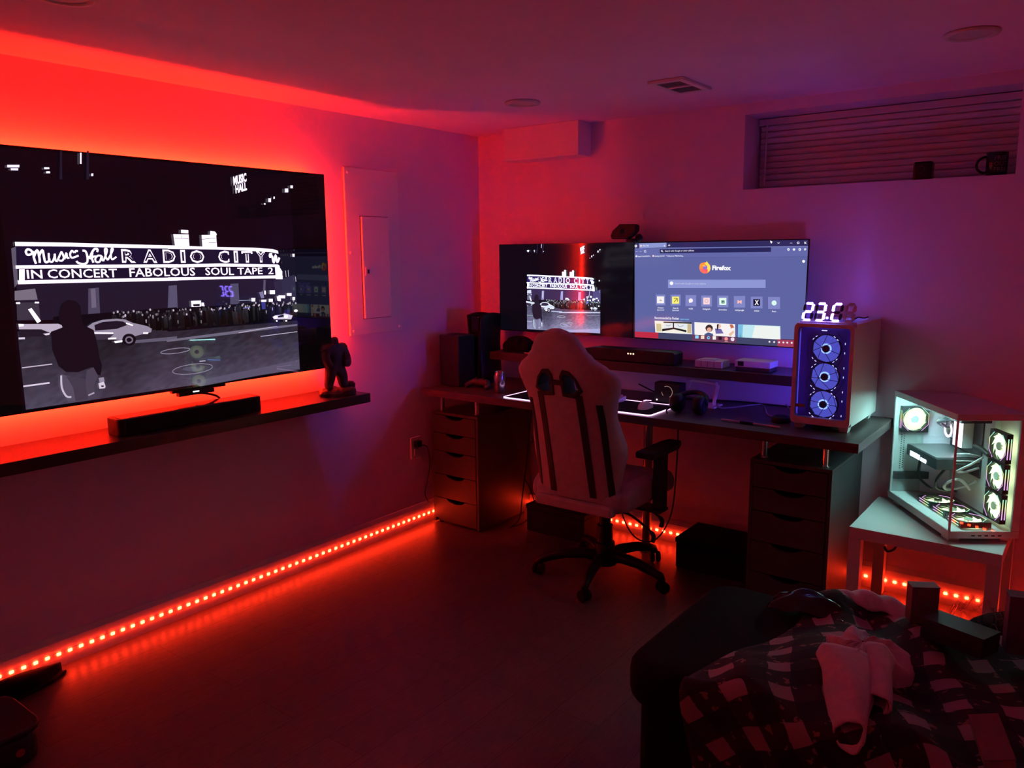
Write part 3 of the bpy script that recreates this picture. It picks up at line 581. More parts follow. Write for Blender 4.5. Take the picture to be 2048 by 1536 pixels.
FFOPS = [
["P",[92,100,160],[[0,491],[932,491],[949,43],[13,33]]],
["P",[46,42,92],[[-3,518],[931,521],[932,491],[-1,491]]],
["P",[98,104,168],[[-1,491],[932,490],[932,442],[1,439]]],
["P",[38,38,88],[[154,485],[752,487],[753,465],[155,463]]],
["P",[140,150,208],[[30,517],[193,518],[193,494],[32,491]]],
["P",[120,128,190],[[203,492],[932,491],[932,488],[203,489]]],
["P",[88,94,150],[[1,440],[932,443],[933,440],[1,437]]],
["P",[240,240,250],[[19,503],[18,500],[16,497],[13,496],[9,496],[6,498],[3,500],[3,503],[3,507],[6,509],[9,510],[13,510],[16,509],[18,506]]],
["P",[60,60,110],[[14,503],[14,502],[13,501],[12,501],[10,501],[9,501],[8,502],[8,503],[8,504],[9,505],[10,506],[11,506],[13,505],[14,504]]],
["P",[255,210,200],[[48,504],[47,502],[45,500],[43,499],[40,499],[38,500],[36,502],[36,504],[36,506],[38,508],[40,509],[43,509],[45,508],[47,506]]],
["S",[245,245,255],4,[[178,505],[184,499]]],
["S",[245,245,255],4,[[184,505],[179,499]]],
["S",[250,250,255],5,[[202,504],[215,505]]],
["S",[250,250,255],5,[[208,510],[209,500]]],
["T",[250,250,255],[52,501],[88,501],7,"New Tab",1],
["S",[200,205,235],3,[[10,473],[22,473]]],
["S",[200,205,235],3,[[35,473],[47,474]]],
["S",[245,245,255],4,[[74,474],[73,471],[70,469],[67,469],[64,471],[62,474],[63,477],[66,479],[70,479],[73,477]]],
["S",[235,235,250],4,[[171,475],[169,473],[167,472],[164,473],[163,476],[164,478],[167,479],[169,478],[171,475]]],
["S",[235,235,250],4,[[170,473],[175,469]]],
["T",[235,238,252],[186,471],[350,472],8,"Search with Google or enter address",1],
["P",[245,245,250],[[20,449],[20,447],[18,445],[16,444],[14,444],[12,445],[10,447],[9,449],[10,451],[11,452],[14,453],[16,453],[18,452],[20,451]]],
["T",[235,238,252],[23,444],[102,446],8,"Import bookmarks...",1],
["P",[255,225,215],[[122,449],[121,447],[120,445],[118,445],[115,445],[113,446],[112,447],[111,449],[112,451],[113,453],[115,454],[118,454],[120,453],[121,451]]],
["T",[235,238,252],[125,445],[182,446],7,"Getting Started",1],
["T",[235,238,252],[192,445],[294,446],7,"* Influencer Marketing...",1],
["P",[250,250,255],[[746,522],[758,514],[754,505],[749,508]]],
["S",[240,240,250],4,[[783,510],[788,505],[793,510]]],
["S",[240,240,250],3,[[843,506],[854,506]]],
["P",[240,240,250],[[888,506],[888,504],[886,502],[884,501],[881,501],[879,502],[877,504],[876,507],[877,509],[878,511],[881,512],[883,512],[886,511],[887,509]]],
["P",[70,66,120],[[885,507],[885,505],[884,504],[883,504],[882,504],[881,504],[880,505],[879,507],[880,508],[880,509],[881,509],[883,509],[884,509],[885,508]]],
["S",[245,245,255],5,[[910,511],[920,501]]],
["S",[245,245,255],5,[[920,511],[911,502]]],
["P",[240,242,252],[[843,476],[843,473],[841,471],[839,470],[836,470],[834,471],[832,473],[831,476],[832,478],[833,481],[836,482],[838,482],[841,480],[843,478]]],
["P",[240,242,252],[[870,475],[869,473],[868,471],[865,470],[863,470],[860,471],[858,473],[858,476],[858,478],[860,480],[862,481],[865,481],[867,480],[869,478]]],
["P",[240,242,252],[[897,475],[896,473],[895,470],[892,469],[890,469],[887,471],[885,473],[885,475],[885,478],[887,480],[889,481],[892,481],[894,480],[896,478]]],
["P",[98,104,168],[[839,476],[839,475],[839,474],[838,474],[837,474],[836,474],[835,475],[835,476],[835,477],[836,478],[837,479],[838,479],[839,478],[839,477]]],
["P",[98,104,168],[[893,475],[893,474],[892,473],[891,472],[890,472],[889,473],[889,474],[888,475],[888,476],[889,477],[890,477],[891,477],[892,477],[893,476]]],
["S",[240,242,252],4,[[911,479],[921,479]]],
["S",[240,242,252],4,[[911,475],[921,476]]],
["S",[240,242,252],4,[[911,472],[921,473]]],
["P",[245,245,252],[[919,419],[918,416],[916,413],[914,412],[910,412],[908,413],[906,416],[905,419],[905,422],[907,424],[910,426],[913,426],[916,424],[918,422]]],
["P",[255,140,70],[[444,387],[443,378],[439,370],[432,363],[424,359],[414,358],[404,359],[396,363],[389,370],[384,378],[382,387],[383,396],[388,404],[394,410],[403,414],[412,416],[422,414],[431,410],[438,404],[442,396]]],
["P",[255,150,60],[[383,387],[384,404],[395,413],[403,404],[411,408],[423,421],[430,409],[439,401],[444,387]]],
["P",[255,225,90],[[411,408],[423,421],[431,409],[440,399],[444,384],[440,372],[428,364],[422,382],[425,397]]],
["P",[255,90,110],[[430,373],[428,366],[424,361],[418,358],[411,358],[404,361],[399,366],[398,373],[399,379],[403,384],[410,387],[417,387],[423,384],[428,379]]],
["P",[255,110,100],[[384,384],[398,379],[426,367],[415,358],[396,363]]],
["P",[140,110,220],[[426,390],[425,385],[422,381],[417,379],[412,379],[407,381],[404,385],[402,390],[403,394],[407,398],[411,400],[416,400],[421,398],[425,394]]],
["P",[255,190,90],[[395,401],[411,402],[419,394],[406,393]]],
["T",[252,252,255],[453,377],[553,376],21,"Firefox",2],
["P",[140,150,210],[[207,324],[732,330],[734,290],[208,280]]],
["P",[245,245,250],[[238,306],[237,301],[234,298],[230,296],[225,296],[221,298],[218,301],[217,305],[218,310],[221,313],[225,315],[230,315],[234,313],[237,310]]],
["T",[190,196,232],[246,301],[422,302],8,"Search with Google or enter address",1],
["P",[128,134,196],[[137,244],[193,245],[194,188],[139,186]]],
["P",[245,240,240],[[144,234],[186,235],[187,198],[145,197]]],
["T",[150,130,130],[159,210],[173,210],11,"a",1],
["P",[128,134,196],[[223,245],[282,246],[283,189],[225,187]]],
["P",[250,240,120],[[233,235],[273,236],[274,199],[234,197]]],
["S",[90,80,20],6,[[245,207],[262,225]]],
["S",[90,80,20],6,[[243,226],[263,226],[264,209]]],
["P",[128,134,196],[[310,245],[369,246],[371,188],[311,187]]],
["P",[250,240,246],[[352,217],[351,212],[348,208],[343,206],[338,206],[333,208],[330,211],[328,216],[329,221],[333,225],[337,228],[343,228],[348,226],[351,222]]],
["P",[250,240,246],[[329,216],[340,212],[331,203]]],
["P",[128,134,196],[[397,245],[456,246],[458,189],[399,187]]],
["P",[250,214,222],[[409,234],[445,235],[446,200],[410,199]]],
["S",[190,150,150],4,[[436,217],[435,213],[432,210],[428,209],[424,210],[420,213],[419,217],[420,221],[423,224],[428,225],[432,224],[435,221],[436,217]]],
["P",[128,134,196],[[485,246],[544,247],[546,189],[487,187]]],
["P",[225,250,235],[[496,235],[534,236],[535,200],[498,199]]],
["P",[30,90,80],[[508,222],[525,222],[525,208],[509,207]]],
["P",[200,235,230],[[514,216],[521,216],[521,211],[514,211]]],
["P",[128,134,196],[[573,246],[632,248],[634,190],[576,188]]],
["T",[255,190,180],[593,210],[615,210],15,"M",2],
["P",[128,134,196],[[661,245],[720,247],[723,189],[663,187]]],
["P",[16,12,44],[[674,233],[708,234],[710,201],[676,200]]],
["T",[250,250,255],[682,206],[703,207],21,"X",2],
["P",[128,134,196],[[748,246],[807,247],[810,189],[751,187]]],
["P",[215,250,240],[[792,218],[791,212],[788,208],[783,205],[777,205],[772,207],[768,212],[767,217],[768,222],[771,227],[776,229],[782,230],[787,227],[790,223]]],
["T",[245,246,255],[149,170],[184,170],8,"Amazon",1],
["T",[235,236,250],[147,158],[187,159],8,"Sponsored",1],
["T",[245,246,255],[239,171],[271,171],8,"Search",1],
["T",[235,236,250],[236,159],[274,160],8,"Sponsored",1],
["T",[245,246,255],[330,171],[354,171],8,"reddit",1],
["T",[245,246,255],[409,171],[449,172],9,"Instagram",1],
["T",[245,246,255],[495,171],[539,172],8,"chromebox",1],
["T",[245,246,255],[582,172],[629,173],8,"mail.google",1],
["T",[245,246,255],[680,172],[708,172],8,"twitter",1],
["T",[245,246,255],[771,172],[792,172],8,"fiverr",1],
["T",[245,246,255],[133,112],[275,114],13,"Recommended by Pocket",1],
["T",[120,200,245],[283,113],[333,114],10,"Learn more",1],
["P",[240,238,226],[[133,103],[347,103],[353,41],[139,39]]],
["P",[24,24,26],[[186,100],[347,103],[348,95],[186,94]]],
["P",[226,232,238],[[189,93],[241,93],[242,66],[191,62]]],
["P",[226,232,238],[[249,93],[325,93],[326,70],[250,65]]],
["P",[20,20,22],[[241,98],[248,98],[249,63],[242,63]]],
["P",[26,26,26],[[179,60],[247,71],[320,60],[320,49],[247,62],[179,47]]],
["P",[206,196,150],[[142,87],[172,88],[176,47],[147,45]]],
["P",[200,180,140],[[325,93],[345,94],[349,45],[326,46]]],
["S",[40,40,44],3,[[269,88],[281,78],[303,84]]],
["S",[40,40,44],3,[[201,82],[218,78],[230,86]]],
["P",[246,240,240],[[364,105],[585,104],[588,29],[367,29]]],
["P",[60,40,40],[[467,78],[465,69],[460,62],[452,58],[443,58],[434,61],[429,67],[426,76],[428,84],[434,91],[442,95],[451,96],[459,92],[465,86]]],
["P",[230,170,150],[[460,70],[459,65],[455,60],[450,58],[444,57],[439,60],[436,64],[434,69],[435,74],[439,79],[444,81],[449,81],[455,79],[458,75]]],
["P",[110,100,170],[[478,77],[512,76],[526,54],[484,50]]],
["P",[235,190,170],[[512,91],[511,87],[508,83],[504,81],[499,81],[495,83],[492,86],[490,90],[491,95],[494,98],[498,100],[503,101],[507,99],[510,96]]],
["P",[60,40,50],[[488,98],[498,102],[496,73],[489,67]]],
["P",[190,110,80],[[556,101],[571,103],[581,87],[564,81]]],
["P",[230,190,160],[[552,51],[577,72],[582,62],[563,41]]],
["P",[70,90,140],[[422,44],[441,55],[468,49],[471,36],[423,36]]],
["P",[190,230,240],[[601,104],[815,105],[819,37],[603,36]]],
["P",[120,190,225],[[601,104],[627,103],[625,37],[603,38]]],
["P",[236,242,238],[[688,102],[814,103],[818,38],[675,36]]],
["P",[60,110,140],[[607,32],[608,57],[611,33]]],
["P",[60,110,140],[[614,32],[615,62],[618,33]]],
["P",[60,110,140],[[623,32],[624,52],[627,33]]],
["P",[60,110,140],[[634,33],[635,47],[637,33]]],
["P",[60,110,140],[[651,33],[653,39],[655,33]]],
["P",[60,110,140],[[712,33],[713,43],[715,33]]],
["P",[60,110,140],[[756,33],[757,40],[759,34]]],
["P",[60,110,140],[[795,34],[796,42],[798,34]]],
["P",[66,70,104],[[13,38],[950,39],[950,5],[15,7]]],
["P",[190,44,70],[[13,38],[156,39],[157,7],[15,7]]],
["P",[110,60,90],[[354,39],[594,39],[595,7],[355,7]]],
["P",[160,60,90],[[803,40],[950,39],[950,5],[805,5]]],
["P",[150,210,250],[[371,36],[390,37],[390,20],[371,19]]],
["P",[250,225,200],[[403,36],[421,37],[422,20],[403,19]]],
["P",[240,240,235],[[467,37],[485,38],[486,20],[468,19]]],
["P",[50,20,40],[[499,37],[517,38],[518,20],[500,19]]],
["P",[120,190,240],[[454,28],[453,24],[451,21],[447,19],[443,19],[440,20],[437,23],[436,27],[437,30],[439,34],[443,35],[447,36],[451,34],[453,31]]],
["P",[40,60,120],[[451,27],[451,26],[450,25],[448,24],[447,24],[445,24],[444,25],[443,27],[444,29],[445,30],[446,31],[448,31],[449,30],[451,29]]],
["P",[255,150,150],[[550,27],[550,23],[547,20],[543,18],[539,18],[535,19],[533,22],[532,26],[532,30],[535,34],[539,36],[543,36],[547,34],[549,31]]],
["P",[235,220,240],[[585,27],[584,23],[582,19],[578,17],[573,17],[569,19],[566,22],[565,26],[565,31],[568,34],[572,36],[577,37],[581,35],[584,32]]],
["S",[255,190,190],4,[[533,13],[551,13]]],
["P",[245,230,240],[[770,25],[769,22],[765,20],[762,21],[760,25],[762,28],[765,30],[768,28]]],
["P",[245,230,240],[[793,25],[792,22],[789,20],[785,21],[784,25],[785,28],[788,30],[792,29]]],
["P",[245,230,240],[[818,26],[816,22],[813,20],[809,22],[808,25],[809,28],[813,30],[816,29]]],
["P",[245,230,240],[[839,26],[837,22],[834,21],[831,22],[829,25],[830,29],[834,30],[837,29]]],
["P",[245,230,240],[[858,26],[856,22],[853,21],[850,22],[848,25],[849,29],[853,30],[856,29]]],
["P",[245,230,240],[[879,26],[878,23],[875,21],[872,22],[870,26],[871,29],[875,31],[878,29]]]]

# ---------------------------------------------------------------- left wall: television, shelf, panel
TV0, TV1, TZ0, TZ1 = -3.035, -1.315, 1.06, 2.03
tv = thing('television', 'large wall-mounted television showing a theatre marquee', 'television', (0.04, (TV0 + TV1) / 2, TZ0))
MB().box(0.076, TV0, TZ0, 0.085, TV1, TZ1).build('panel', 'black_gloss', tv, 0.002)
MB().box(0.030, TV0 + 0.28, TZ0 + 0.12, 0.0758, TV1 - 0.28, TZ0 + 0.52).build('rear_housing', 'black_plastic', tv, 0.004)
MB().box(0.001, -2.35, 1.40, 0.030, -2.0, 1.62).build('wall_bracket', 'mount', tv)
rc = MB(); rc.box(0.062, -2.20, TZ0 - 0.012, 0.084, -1.94, TZ0 - 0.0002).box(0.060, -2.17, TZ0 - 0.030, 0.086, -2.00, TZ0 - 0.012)
rcv = rc.build('receiver', 'black_plastic', tv, 0.002)
MB().box(0.0862, -2.105, TZ0 - 0.018, 0.0868, -2.075, TZ0 - 0.013).build('logo_bar', 'dot_white', rcv)
tvp = Paint(lambda x, y, d: (0.0852 + d, TV0 + x / 1000, TZ0 + y / 1000))
def tvcol(c):
    l = lin(c); g = 1.0 + (0.4 if min(c) > 228 else 0.0); return (l[0] * g, l[1] * g * 0.88, l[2] * g * 1.05)
tvp.poly([(6, 6), (1714, 6), (1714, 964), (6, 964)], (0.0022, 0.001, 0.0016))
tvp.poly([(246, 10), (1512, 10), (1512, 958), (246, 958)], (0.0045, 0.0015, 0.004))
def road(p, fn, cf):                                       # wet street: soft gradient with grain
    rs = random.Random(5); nx, ny = 56, 22; pts = []; cols = []
    for jj in range(ny + 1):
        for ii in range(nx + 1):
            u, v = ii / nx, jj / ny; x = 256 + 1254 * u; y = 14 + (292 - 58 * u if u < .45 else 243) * v
            g = 42 + 34 * (1 - v) ** 1.3 + 14 * max(0, u - .3) * (1 - v) + rs.uniform(-7, 7) - 16 * math.exp(-((u - .28) / .08) ** 2); g = max(18, g)
            pts.append(fn(x, y)); cols.append(cf((g, g * .95, g * 1.13)))
    n = nx + 1
    p.poly(pts, None, [(jj * n + ii, jj * n + ii + 1, (jj + 1) * n + ii + 1, (jj + 1) * n + ii) for jj in range(ny) for ii in range(nx)], cols)
def crowd(p, fn, cf):
    rs = random.Random(9)
    for k in range(230):
        x = 600 + rs.random() * 905; y = 338 + rs.gauss(0, 9); w = 6 + rs.random() * 7; g = rs.choice((12, 16, 20, 26, 34, 48)); b = 262 + rs.random() * 20
        p.poly([fn(x - w, b), fn(x + w, b), fn(x + w * .9, y - 8), fn(x, y - 3), fn(x - w * .9, y - 8)], None, None, [cf((g * .5,) * 3), cf((g * .5,) * 3), cf((g, g, g + 5)), cf((g, g, g + 5)), cf((g * .8,) * 3)])
        hd = rs.choice((20, 28, 40, 60, 95, 150)) if rs.random() < .8 else 200
        p.poly([fn(x + 4.2 * math.cos(t), y + 3 + 5.2 * math.sin(t)) for t in (0, 1.05, 2.1, 3.14, 4.19, 5.24)], cf((hd, hd * .97, hd)))
        if rs.random() < .25: q = rs.uniform(-30, -8); p.poly([fn(x - 3, y + q), fn(x + 3, y + q + 1), fn(x + 2, y + q - 14), fn(x - 2, y + q - 13)], cf((rs.choice((70, 110, 160)),) * 3))
def picture(p, fn, ws, cf):
    p.ops(TVOPS[:16], fn, cf, ws); road(p, fn, cf); p.ops(TVOPS[22:34], fn, cf, ws); crowd(p, fn, cf); p.ops(TVOPS[34:], fn, cf, ws)
picture(tvp, lambda x, y: (x, y), 1.0, tvcol)
tvp.build('picture', 'tv_picture', tv)
# red tape behind the television
bk = thing('led_backlight', 'red led tape glowing behind the television', 'led strip', (0.04, (TV0 + TV1) / 2, TZ0))
def frame4(xa, xb, e, w):
    y0, y1, z0, z1 = TV0 + e, TV1 - e, TZ0 + e, TZ1 - e
    return MB().box(xa, y0, z1 - w, xb, y1, z1).box(xa, y0, z0, xb, y1, z0 + w).box(xa, y1 - w, z0 + w, xb, y1, z1 - w).box(xa, y0, z0 + w, xb, y0 + w, z1 - w)
frame4(0.045, 0.052, 0.038, 0.007).build('tape', 'tape_red', bk)
frame4(0.0522, 0.0757, 0.039, 0.005).build('channel', 'black_plastic', bk)
# floating shelf with soundbar and figurine
tag(MB().box(0.001, -3.25, 0.887, 0.286, -1.248, 0.934).build('wall_shelf', 'shelf_wood', bevel=0.0015), 'long black floating shelf below the television', 'shelf')
sb = thing('soundbar', 'black soundbar on the shelf below the television', 'soundbar', (0.16, -2.16, 0.934))
SB0, SB1 = -2.508, -1.848
sbp = rrect(0.115, SB0, 0.222, SB1, 0.022)
MB().prism(sbp, 'z', 0.9345, 1.002).build('body', 'black_plastic', sb, 0.003)
MB().box(0.2222, SB0 + 0.03, 0.942, 0.2232, SB1 - 0.03, 0.996).build('grille', 'rubber', sb)
MB().box(0.13, SB0 + 0.02, 1.0022, 0.21, SB1 - 0.02, 1.0032).build('top_panel', 'black_gloss', sb)
tag(MB().tube(spline([(0.06, -2.08, 1.032), (0.085, -2.05, 1.03), (0.10, -2.0, 1.012), (0.10, -1.98, 0.985), (0.085, -1.97, 0.955), (0.07, -1.97, 0.9395)], 6), 0.005, 8).build('television_cable', 'cord', smooth=True), 'black cable hanging from the television behind the soundbar', 'cable')
# figurine: one skinned body on a rock base
fg = thing('figurine', 'dark armoured figurine on a rock base at the shelf end', 'figurine', (0.17, -1.36, 0.934))
fx, fy, fz = 0.165, -1.372, 0.962
J = [((0, 0, .120), .034), ((0, 0, .160), .038), ((0, -.002, .200), .042), ((.004, 0, .226), .024), ((.008, .002, .246), .021), ((.008, .002, .268), .017),
     ((0, -.046, .208), .032), ((.008, -.068, .172), .025), ((.030, -.060, .132), .022), ((.040, -.050, .112), .018),
     ((0, .046, .208), .034), ((.006, .070, .170), .027), ((.030, .058, .132), .025), ((.040, .046, .112), .020),
     ((0, -.028, .100), .031), ((.008, -.038, .058), .028), ((0, -.046, .014), .025), ((.028, -.048, .008), .016),
     ((0, .030, .100), .033), ((.010, .042, .058), .031), ((0, .052, .014), .028), ((.030, .055, .008), .017)]
Eg = [(0, 1), (1, 2), (2, 3), (3, 4), (4, 5), (2, 6), (6, 7), (7, 8), (8, 9), (2, 10), (10, 11), (11, 12), (12, 13), (0, 14), (14, 15), (15, 16), (16, 17), (0, 18), (18, 19), (19, 20), (20, 21)]
def skin(name, J, Eg, base, m, parent, sub=2, root=0):
    me = bpy.data.meshes.new(name); me.from_pydata([tuple(Vector(base) + Vector(p)) for p, r in J], Eg, [])
    o = place(name, me, m, parent); sm = o.modifiers.new('skin', 'SKIN'); sm.use_smooth_shade = True
    for i, (p, r) in enumerate(J): me.skin_vertices[0].data[i].radius = (r, r); me.skin_vertices[0].data[i].use_root = (i == root)
    s = o.modifiers.new('sub', 'SUBSURF'); s.levels = sub; s.render_levels = sub
    me.materials.append(MATS[m]) if not me.materials else None
    return o
skin('body', J, Eg, (fx, fy, fz), 'resin', fg)
for s in (-1, 1): MB().lathe([(0.001, .020), (.018, .016), (.029, .002), (.031, -.012), (.020, -.016)], (fx, fy + s * .052, fz + .212), 12).build('shoulder_plate', 'resin', fg, smooth=True)
MB().box(fx - .045, fy - .03, fz + .155, fx - .022, fy + .03, fz + .225).build('backpack', 'resin', fg, 0.006)
MB().box(fx + .03, fy + .03, fz + .115, fx + .05, fy + .062, fz + .150).build('gauntlet', 'resin', fg, 0.004)
rs = random.Random(3); rk = MB()
def rock(u, v):
    a = u * 6.28318; k = [1.0, .98, .84, .55, .01][int(round(v * 4))]; h = [0, .012, .022, .028, .030][int(round(v * 4))]
    r = 1 + .12 * math.sin(3 * a + 1) + .07 * math.sin(7 * a)
    return (fx + .075 * k * r * math.cos(a), fy + .02 + .105 * k * r * math.sin(a), .9345 + h + .012 * k * (math.sin(a * 2 + 1) > .2) * (v > .1))
rk.grid(rock, 28, 4).build('rock_base', 'resin', fg)
MB().lathe([(.001, .022), (.018, .018), (.028, .006), (.026, -.012), (.001, -.02)], (fx + .01, fy + .088, .972), 9).build('boulder', 'resin', fg)
# electrical panel
ep = thing('electrical_panel', 'painted electrical breaker panel with a narrow door', 'electrical panel', (0.006, -0.926, 1.20))
MB().box(0.0005, -1.124, 1.200, 0.014, -0.730, 2.087).build('cover_plate', 'panel_paint', ep, 0.004)
dr = MB().box(0.0142, -1.024, 1.288, 0.026, -0.824, 1.836).build('door', 'panel_paint', ep, 0.004)
MB().box(0.026, -1.012, 1.520, 0.030, -0.972, 1.566).build('latch', 'panel_paint', dr, 0.002)
MB().box(0.030, -0.999, 1.532, 0.0305, -0.985, 1.554).build('latch_slot', 'drawer_dark', dr)
MB().box(0.0142, -1.0275, 1.285, 0.0150, -0.8205, 1.839).build('door_gap', 'drawer_dark', ep)
for y, z in ((-1.10, 2.062), (-1.10, 1.225), (-0.755, 1.225), (-0.755, 2.062), (-1.10, 1.645)):
    MB().lathe([(.0075, 0), (.007, .003), (.003, .005)], (0.014, y, z), 10, 'x').build('screw', 'panel_paint', ep, smooth=True)
# wall outlet with a plug
ol = thing('wall_outlet', 'white wall outlet with a black plug beside the drawers', 'outlet', (0.003, -0.64, 0.485))
MB().box(0.0005, -0.682, 0.420, 0.006, -0.598, 0.550).build('face_plate', 'white_plastic', ol, 0.002)
MB().box(0.006, -0.658, 0.435, 0.008, -0.622, 0.475).build('socket', 'white_matt', ol, 0.001)
pl = thing('power_plug', 'black power plug with cord hanging from the outlet', 'plug', (0.02, -0.64, 0.5))
MB().box(0.0065, -0.662, 0.492, 0.040, -0.620, 0.530).build('plug_body', 'black_plastic', pl, 0.004)
MB().tube(spline([(0.035, -0.635, 0.505), (0.055, -0.60, 0.49), (0.050, -0.575, 0.43), (0.035, -0.56, 0.34), (0.025, -0.57, 0.26), (0.022, -0.59, 0.19), (0.035, -0.58, 0.14), (0.03, -0.56, 0.12)], 6), 0.0035, 8).build('cord', 'cord', pl, smooth=True)

# ---------------------------------------------------------------- back wall: monitors, shelf
MX = (0.235, 1.1685, 2.103); MZ0, MZ1 = 1.163, 1.688; MY = -0.100
def monitor(x0, x1, label):
    t = thing('monitor', label, 'monitor', ((x0 + x1) / 2, -0.07, MZ0))
    MB().box(x0 + 0.0008, MY, MZ0, x1 - 0.0008, MY + 0.012, MZ1).build('panel', 'black_gloss', t, 0.0015)
    MB().box(x0 + 0.16, MY + 0.012, MZ0 + 0.06, x1 - 0.16, MY + 0.045, MZ0 + 0.36).build('rear_housing', 'black_plastic', t, 0.004)
    MB().box(x0 + 0.36, MY + 0.045, MZ0 + 0.12, x1 - 0.36, -0.001, MZ0 + 0.30).build('wall_bracket', 'mount', t)
    return t
m1 = monitor(MX[0], MX[1], 'left wall-mounted monitor showing the marquee picture')
p = Paint(lambda x, y, d: (MX[0] + x, MY - 0.0002 - d, MZ0 + y))
p.poly([(.005, .005), (.928, .005), (.928, .520), (.005, .520)], (0.0025, 0.0022, 0.0055))
g = lambda x, y: (.208 + (x - 250) / 1268 * .520, .008 + y / 960 * .512)
def mcol(c):
    l = lin(tuple(min(235, v * (1.3 + .65 * min(1, v / 55)) + 6) if v < 200 else v for v in c)); k = 1.8 if min(c) > 228 else 1.0; return (l[0] * .86 * k, l[1] * .95 * k, l[2] * 1.12 * k)
picture(p, g, 0.00046, mcol)
p.build('picture', 'monitor_picture', m1)
m2 = monitor(MX[1], MX[2], 'right wall-mounted monitor showing a browser start page')
p = Paint(lambda x, y, d: (MX[1] + x, MY - 0.0002 - d, MZ0 + y))
p.poly([(.005, .005), (.928, .005), (.928, .520), (.005, .520)], (0.01, 0.01, 0.03))
ffn = lambda x, y: (min(max(x / 1000, .004), .929), min(max(y / 1000, .005), .520)); ffc = lambda c: tuple(v * 1.02 for v in lin(c))
p.ops(FFOPS[:3], ffn, ffc); k_ = p.k; p.build('backdrop', 'monitor_backdrop', m2)
p = Paint(p.to3d); p.k = k_; p.ops(FFOPS[3:], ffn, ffc, 0.00055)
p.build('picture', 'monitor_picture', m2)
# webcam over the seam
wc = thing('webcam', 'black webcam clipped on top of the two monitors', 'webcam', (1.15, -0.10, MZ1))
wcb = MB().prism([(1.050, 1.722), (1.058, 1.704), (1.150, 1.704), (1.182, 1.722), (1.205, 1.748), (1.204, 1.774), (1.196, 1.782), (1.105, 1.784), (1.062, 1.750)], 'y', -0.155, -0.105).build('housing', 'black_plastic', wc, 0.006)
MB().lathe([(.001, 0), (.014, 0), (.016, .006), (.012, .010)], (1.125, -0.156, 1.745), 16, 'y').build('lens', 'black_gloss', wcb)
MB().box(1.140, -0.140, MZ1 + 0.0008, 1.190, -0.088, MZ1 + 0.018).build('clip', 'black_plastic', wc, 0.004)
MB().lathe([(.001, -.018), (.016, -.014), (.021, 0), (.016, .014), (.001, .018)], (1.205, -0.115, MZ1 + 0.022), 14, 'y').build('hinge', 'black_plastic', wc, smooth=True)
MB().box(1.140, -0.087, MZ1 - 0.05, 1.190, -0.080, MZ1 + 0.018).build('clip_leg', 'black_plastic', wc, 0.002)
tag(MB().box(0.196, -0.06, 1.262, 0.262, -0.0005, 1.368).build('junction_box', 'panel_paint', bevel=0.003), 'small pale box on the wall half behind the left monitor', 'wall box')
# long wall shelf below the monitors and what stands on it
tag(MB().box(0.300, -0.285, 1.004, 2.13, -0.001, 1.052).build('wall_shelf', 'shelf_wood', bevel=0.0015), 'long dark wall shelf just below the two monitors', 'shelf')
S2 = 1.0525
b2 = thing('soundbar', 'black soundbar with three lit dots below the monitors', 'soundbar', (1.2, -0.2, S2))
MB().prism([(0.93, S2), (1.50, S2), (1.503, S2 + .058), (1.49, S2 + .068), (1.02, S2 + .068), (0.94, S2 + .055)], 'y', -0.265, -0.165).build('body', 'black_plastic', b2, 0.004)
for k in range(3): MB().lathe([(.0005, 0), (.0042, 0), (.0042, -.0008), (.0005, -.0008)], (1.232 + k * .016, -0.2655, S2 + .046), 12, 'y').build('indicator', 'dot_amber', b2)
x1 = thing('game_cartridge_box', 'small pale grey box with a panel seam on the wall shelf', 'box', (1.66, -0.18, S2))
MB().box(1.60, -0.235, S2, 1.745, -0.13, S2 + .036).build('body', 'white_matt', x1, 0.003)
for k in range(1, 4): MB().box(1.60 + k * .034, -0.2358, S2 + .004, 1.602 + k * .034, -0.2350, S2 + .033).build('seam', 'drawer_grey', x1)
MB().box(1.62, -0.215, S2 + .036, 1.70, -0.15, S2 + .041).build('lid', 'white_matt', x1, 0.001)
x2 = thing('retro_console', 'small two-tone console nearest the tower on the wall shelf', 'console', (1.88, -0.18, S2))
MB().box(1.815, -0.235, S2, 1.985, -0.125, S2 + .018).build('base', 'drawer_grey', x2, 0.003)
MB().box(1.812, -0.238, S2 + .018, 1.988, -0.122, S2 + .050).build('shell', 'white_matt', x2, 0.003)
MB().box(1.828, -0.2388, S2 + .024, 1.858, -0.2378, S2 + .046).build('port_panel', 'black_plastic', x2)
# crumpled black cap
cap = MB(); rs = random.Random(11)
def capf(u, v):
    a = u * 6.28318; k = math.sin(v * 1.5708); h = math.cos(v * 1.5708)
    r = 1 + .10 * math.sin(5 * a + 6 * v) + .07 * math.sin(11 * a + 3)
    return (0.432 + .112 * k * r * math.cos(a), -0.16 + .075 * k * r * math.sin(a), S2 + .001 + .085 * h * (1 + .12 * math.sin(9 * a) * k + .1 * math.sin(17 * u * 6.28 + 4 * v) * k))
tag(cap.grid(capf, 48, 10).build('knit_cap', 'sofa_fabric', smooth=True), 'crumpled black knit cap at the left of the wall shelf', 'cap')
tag(MB().cyl((0.55, -0.27, S2 + .004), (0.70, -0.262, S2 + .004), 0.004, n=8).build('pencil', 'white_cord'), 'thin pale pencil lying on the wall shelf', 'pencil')

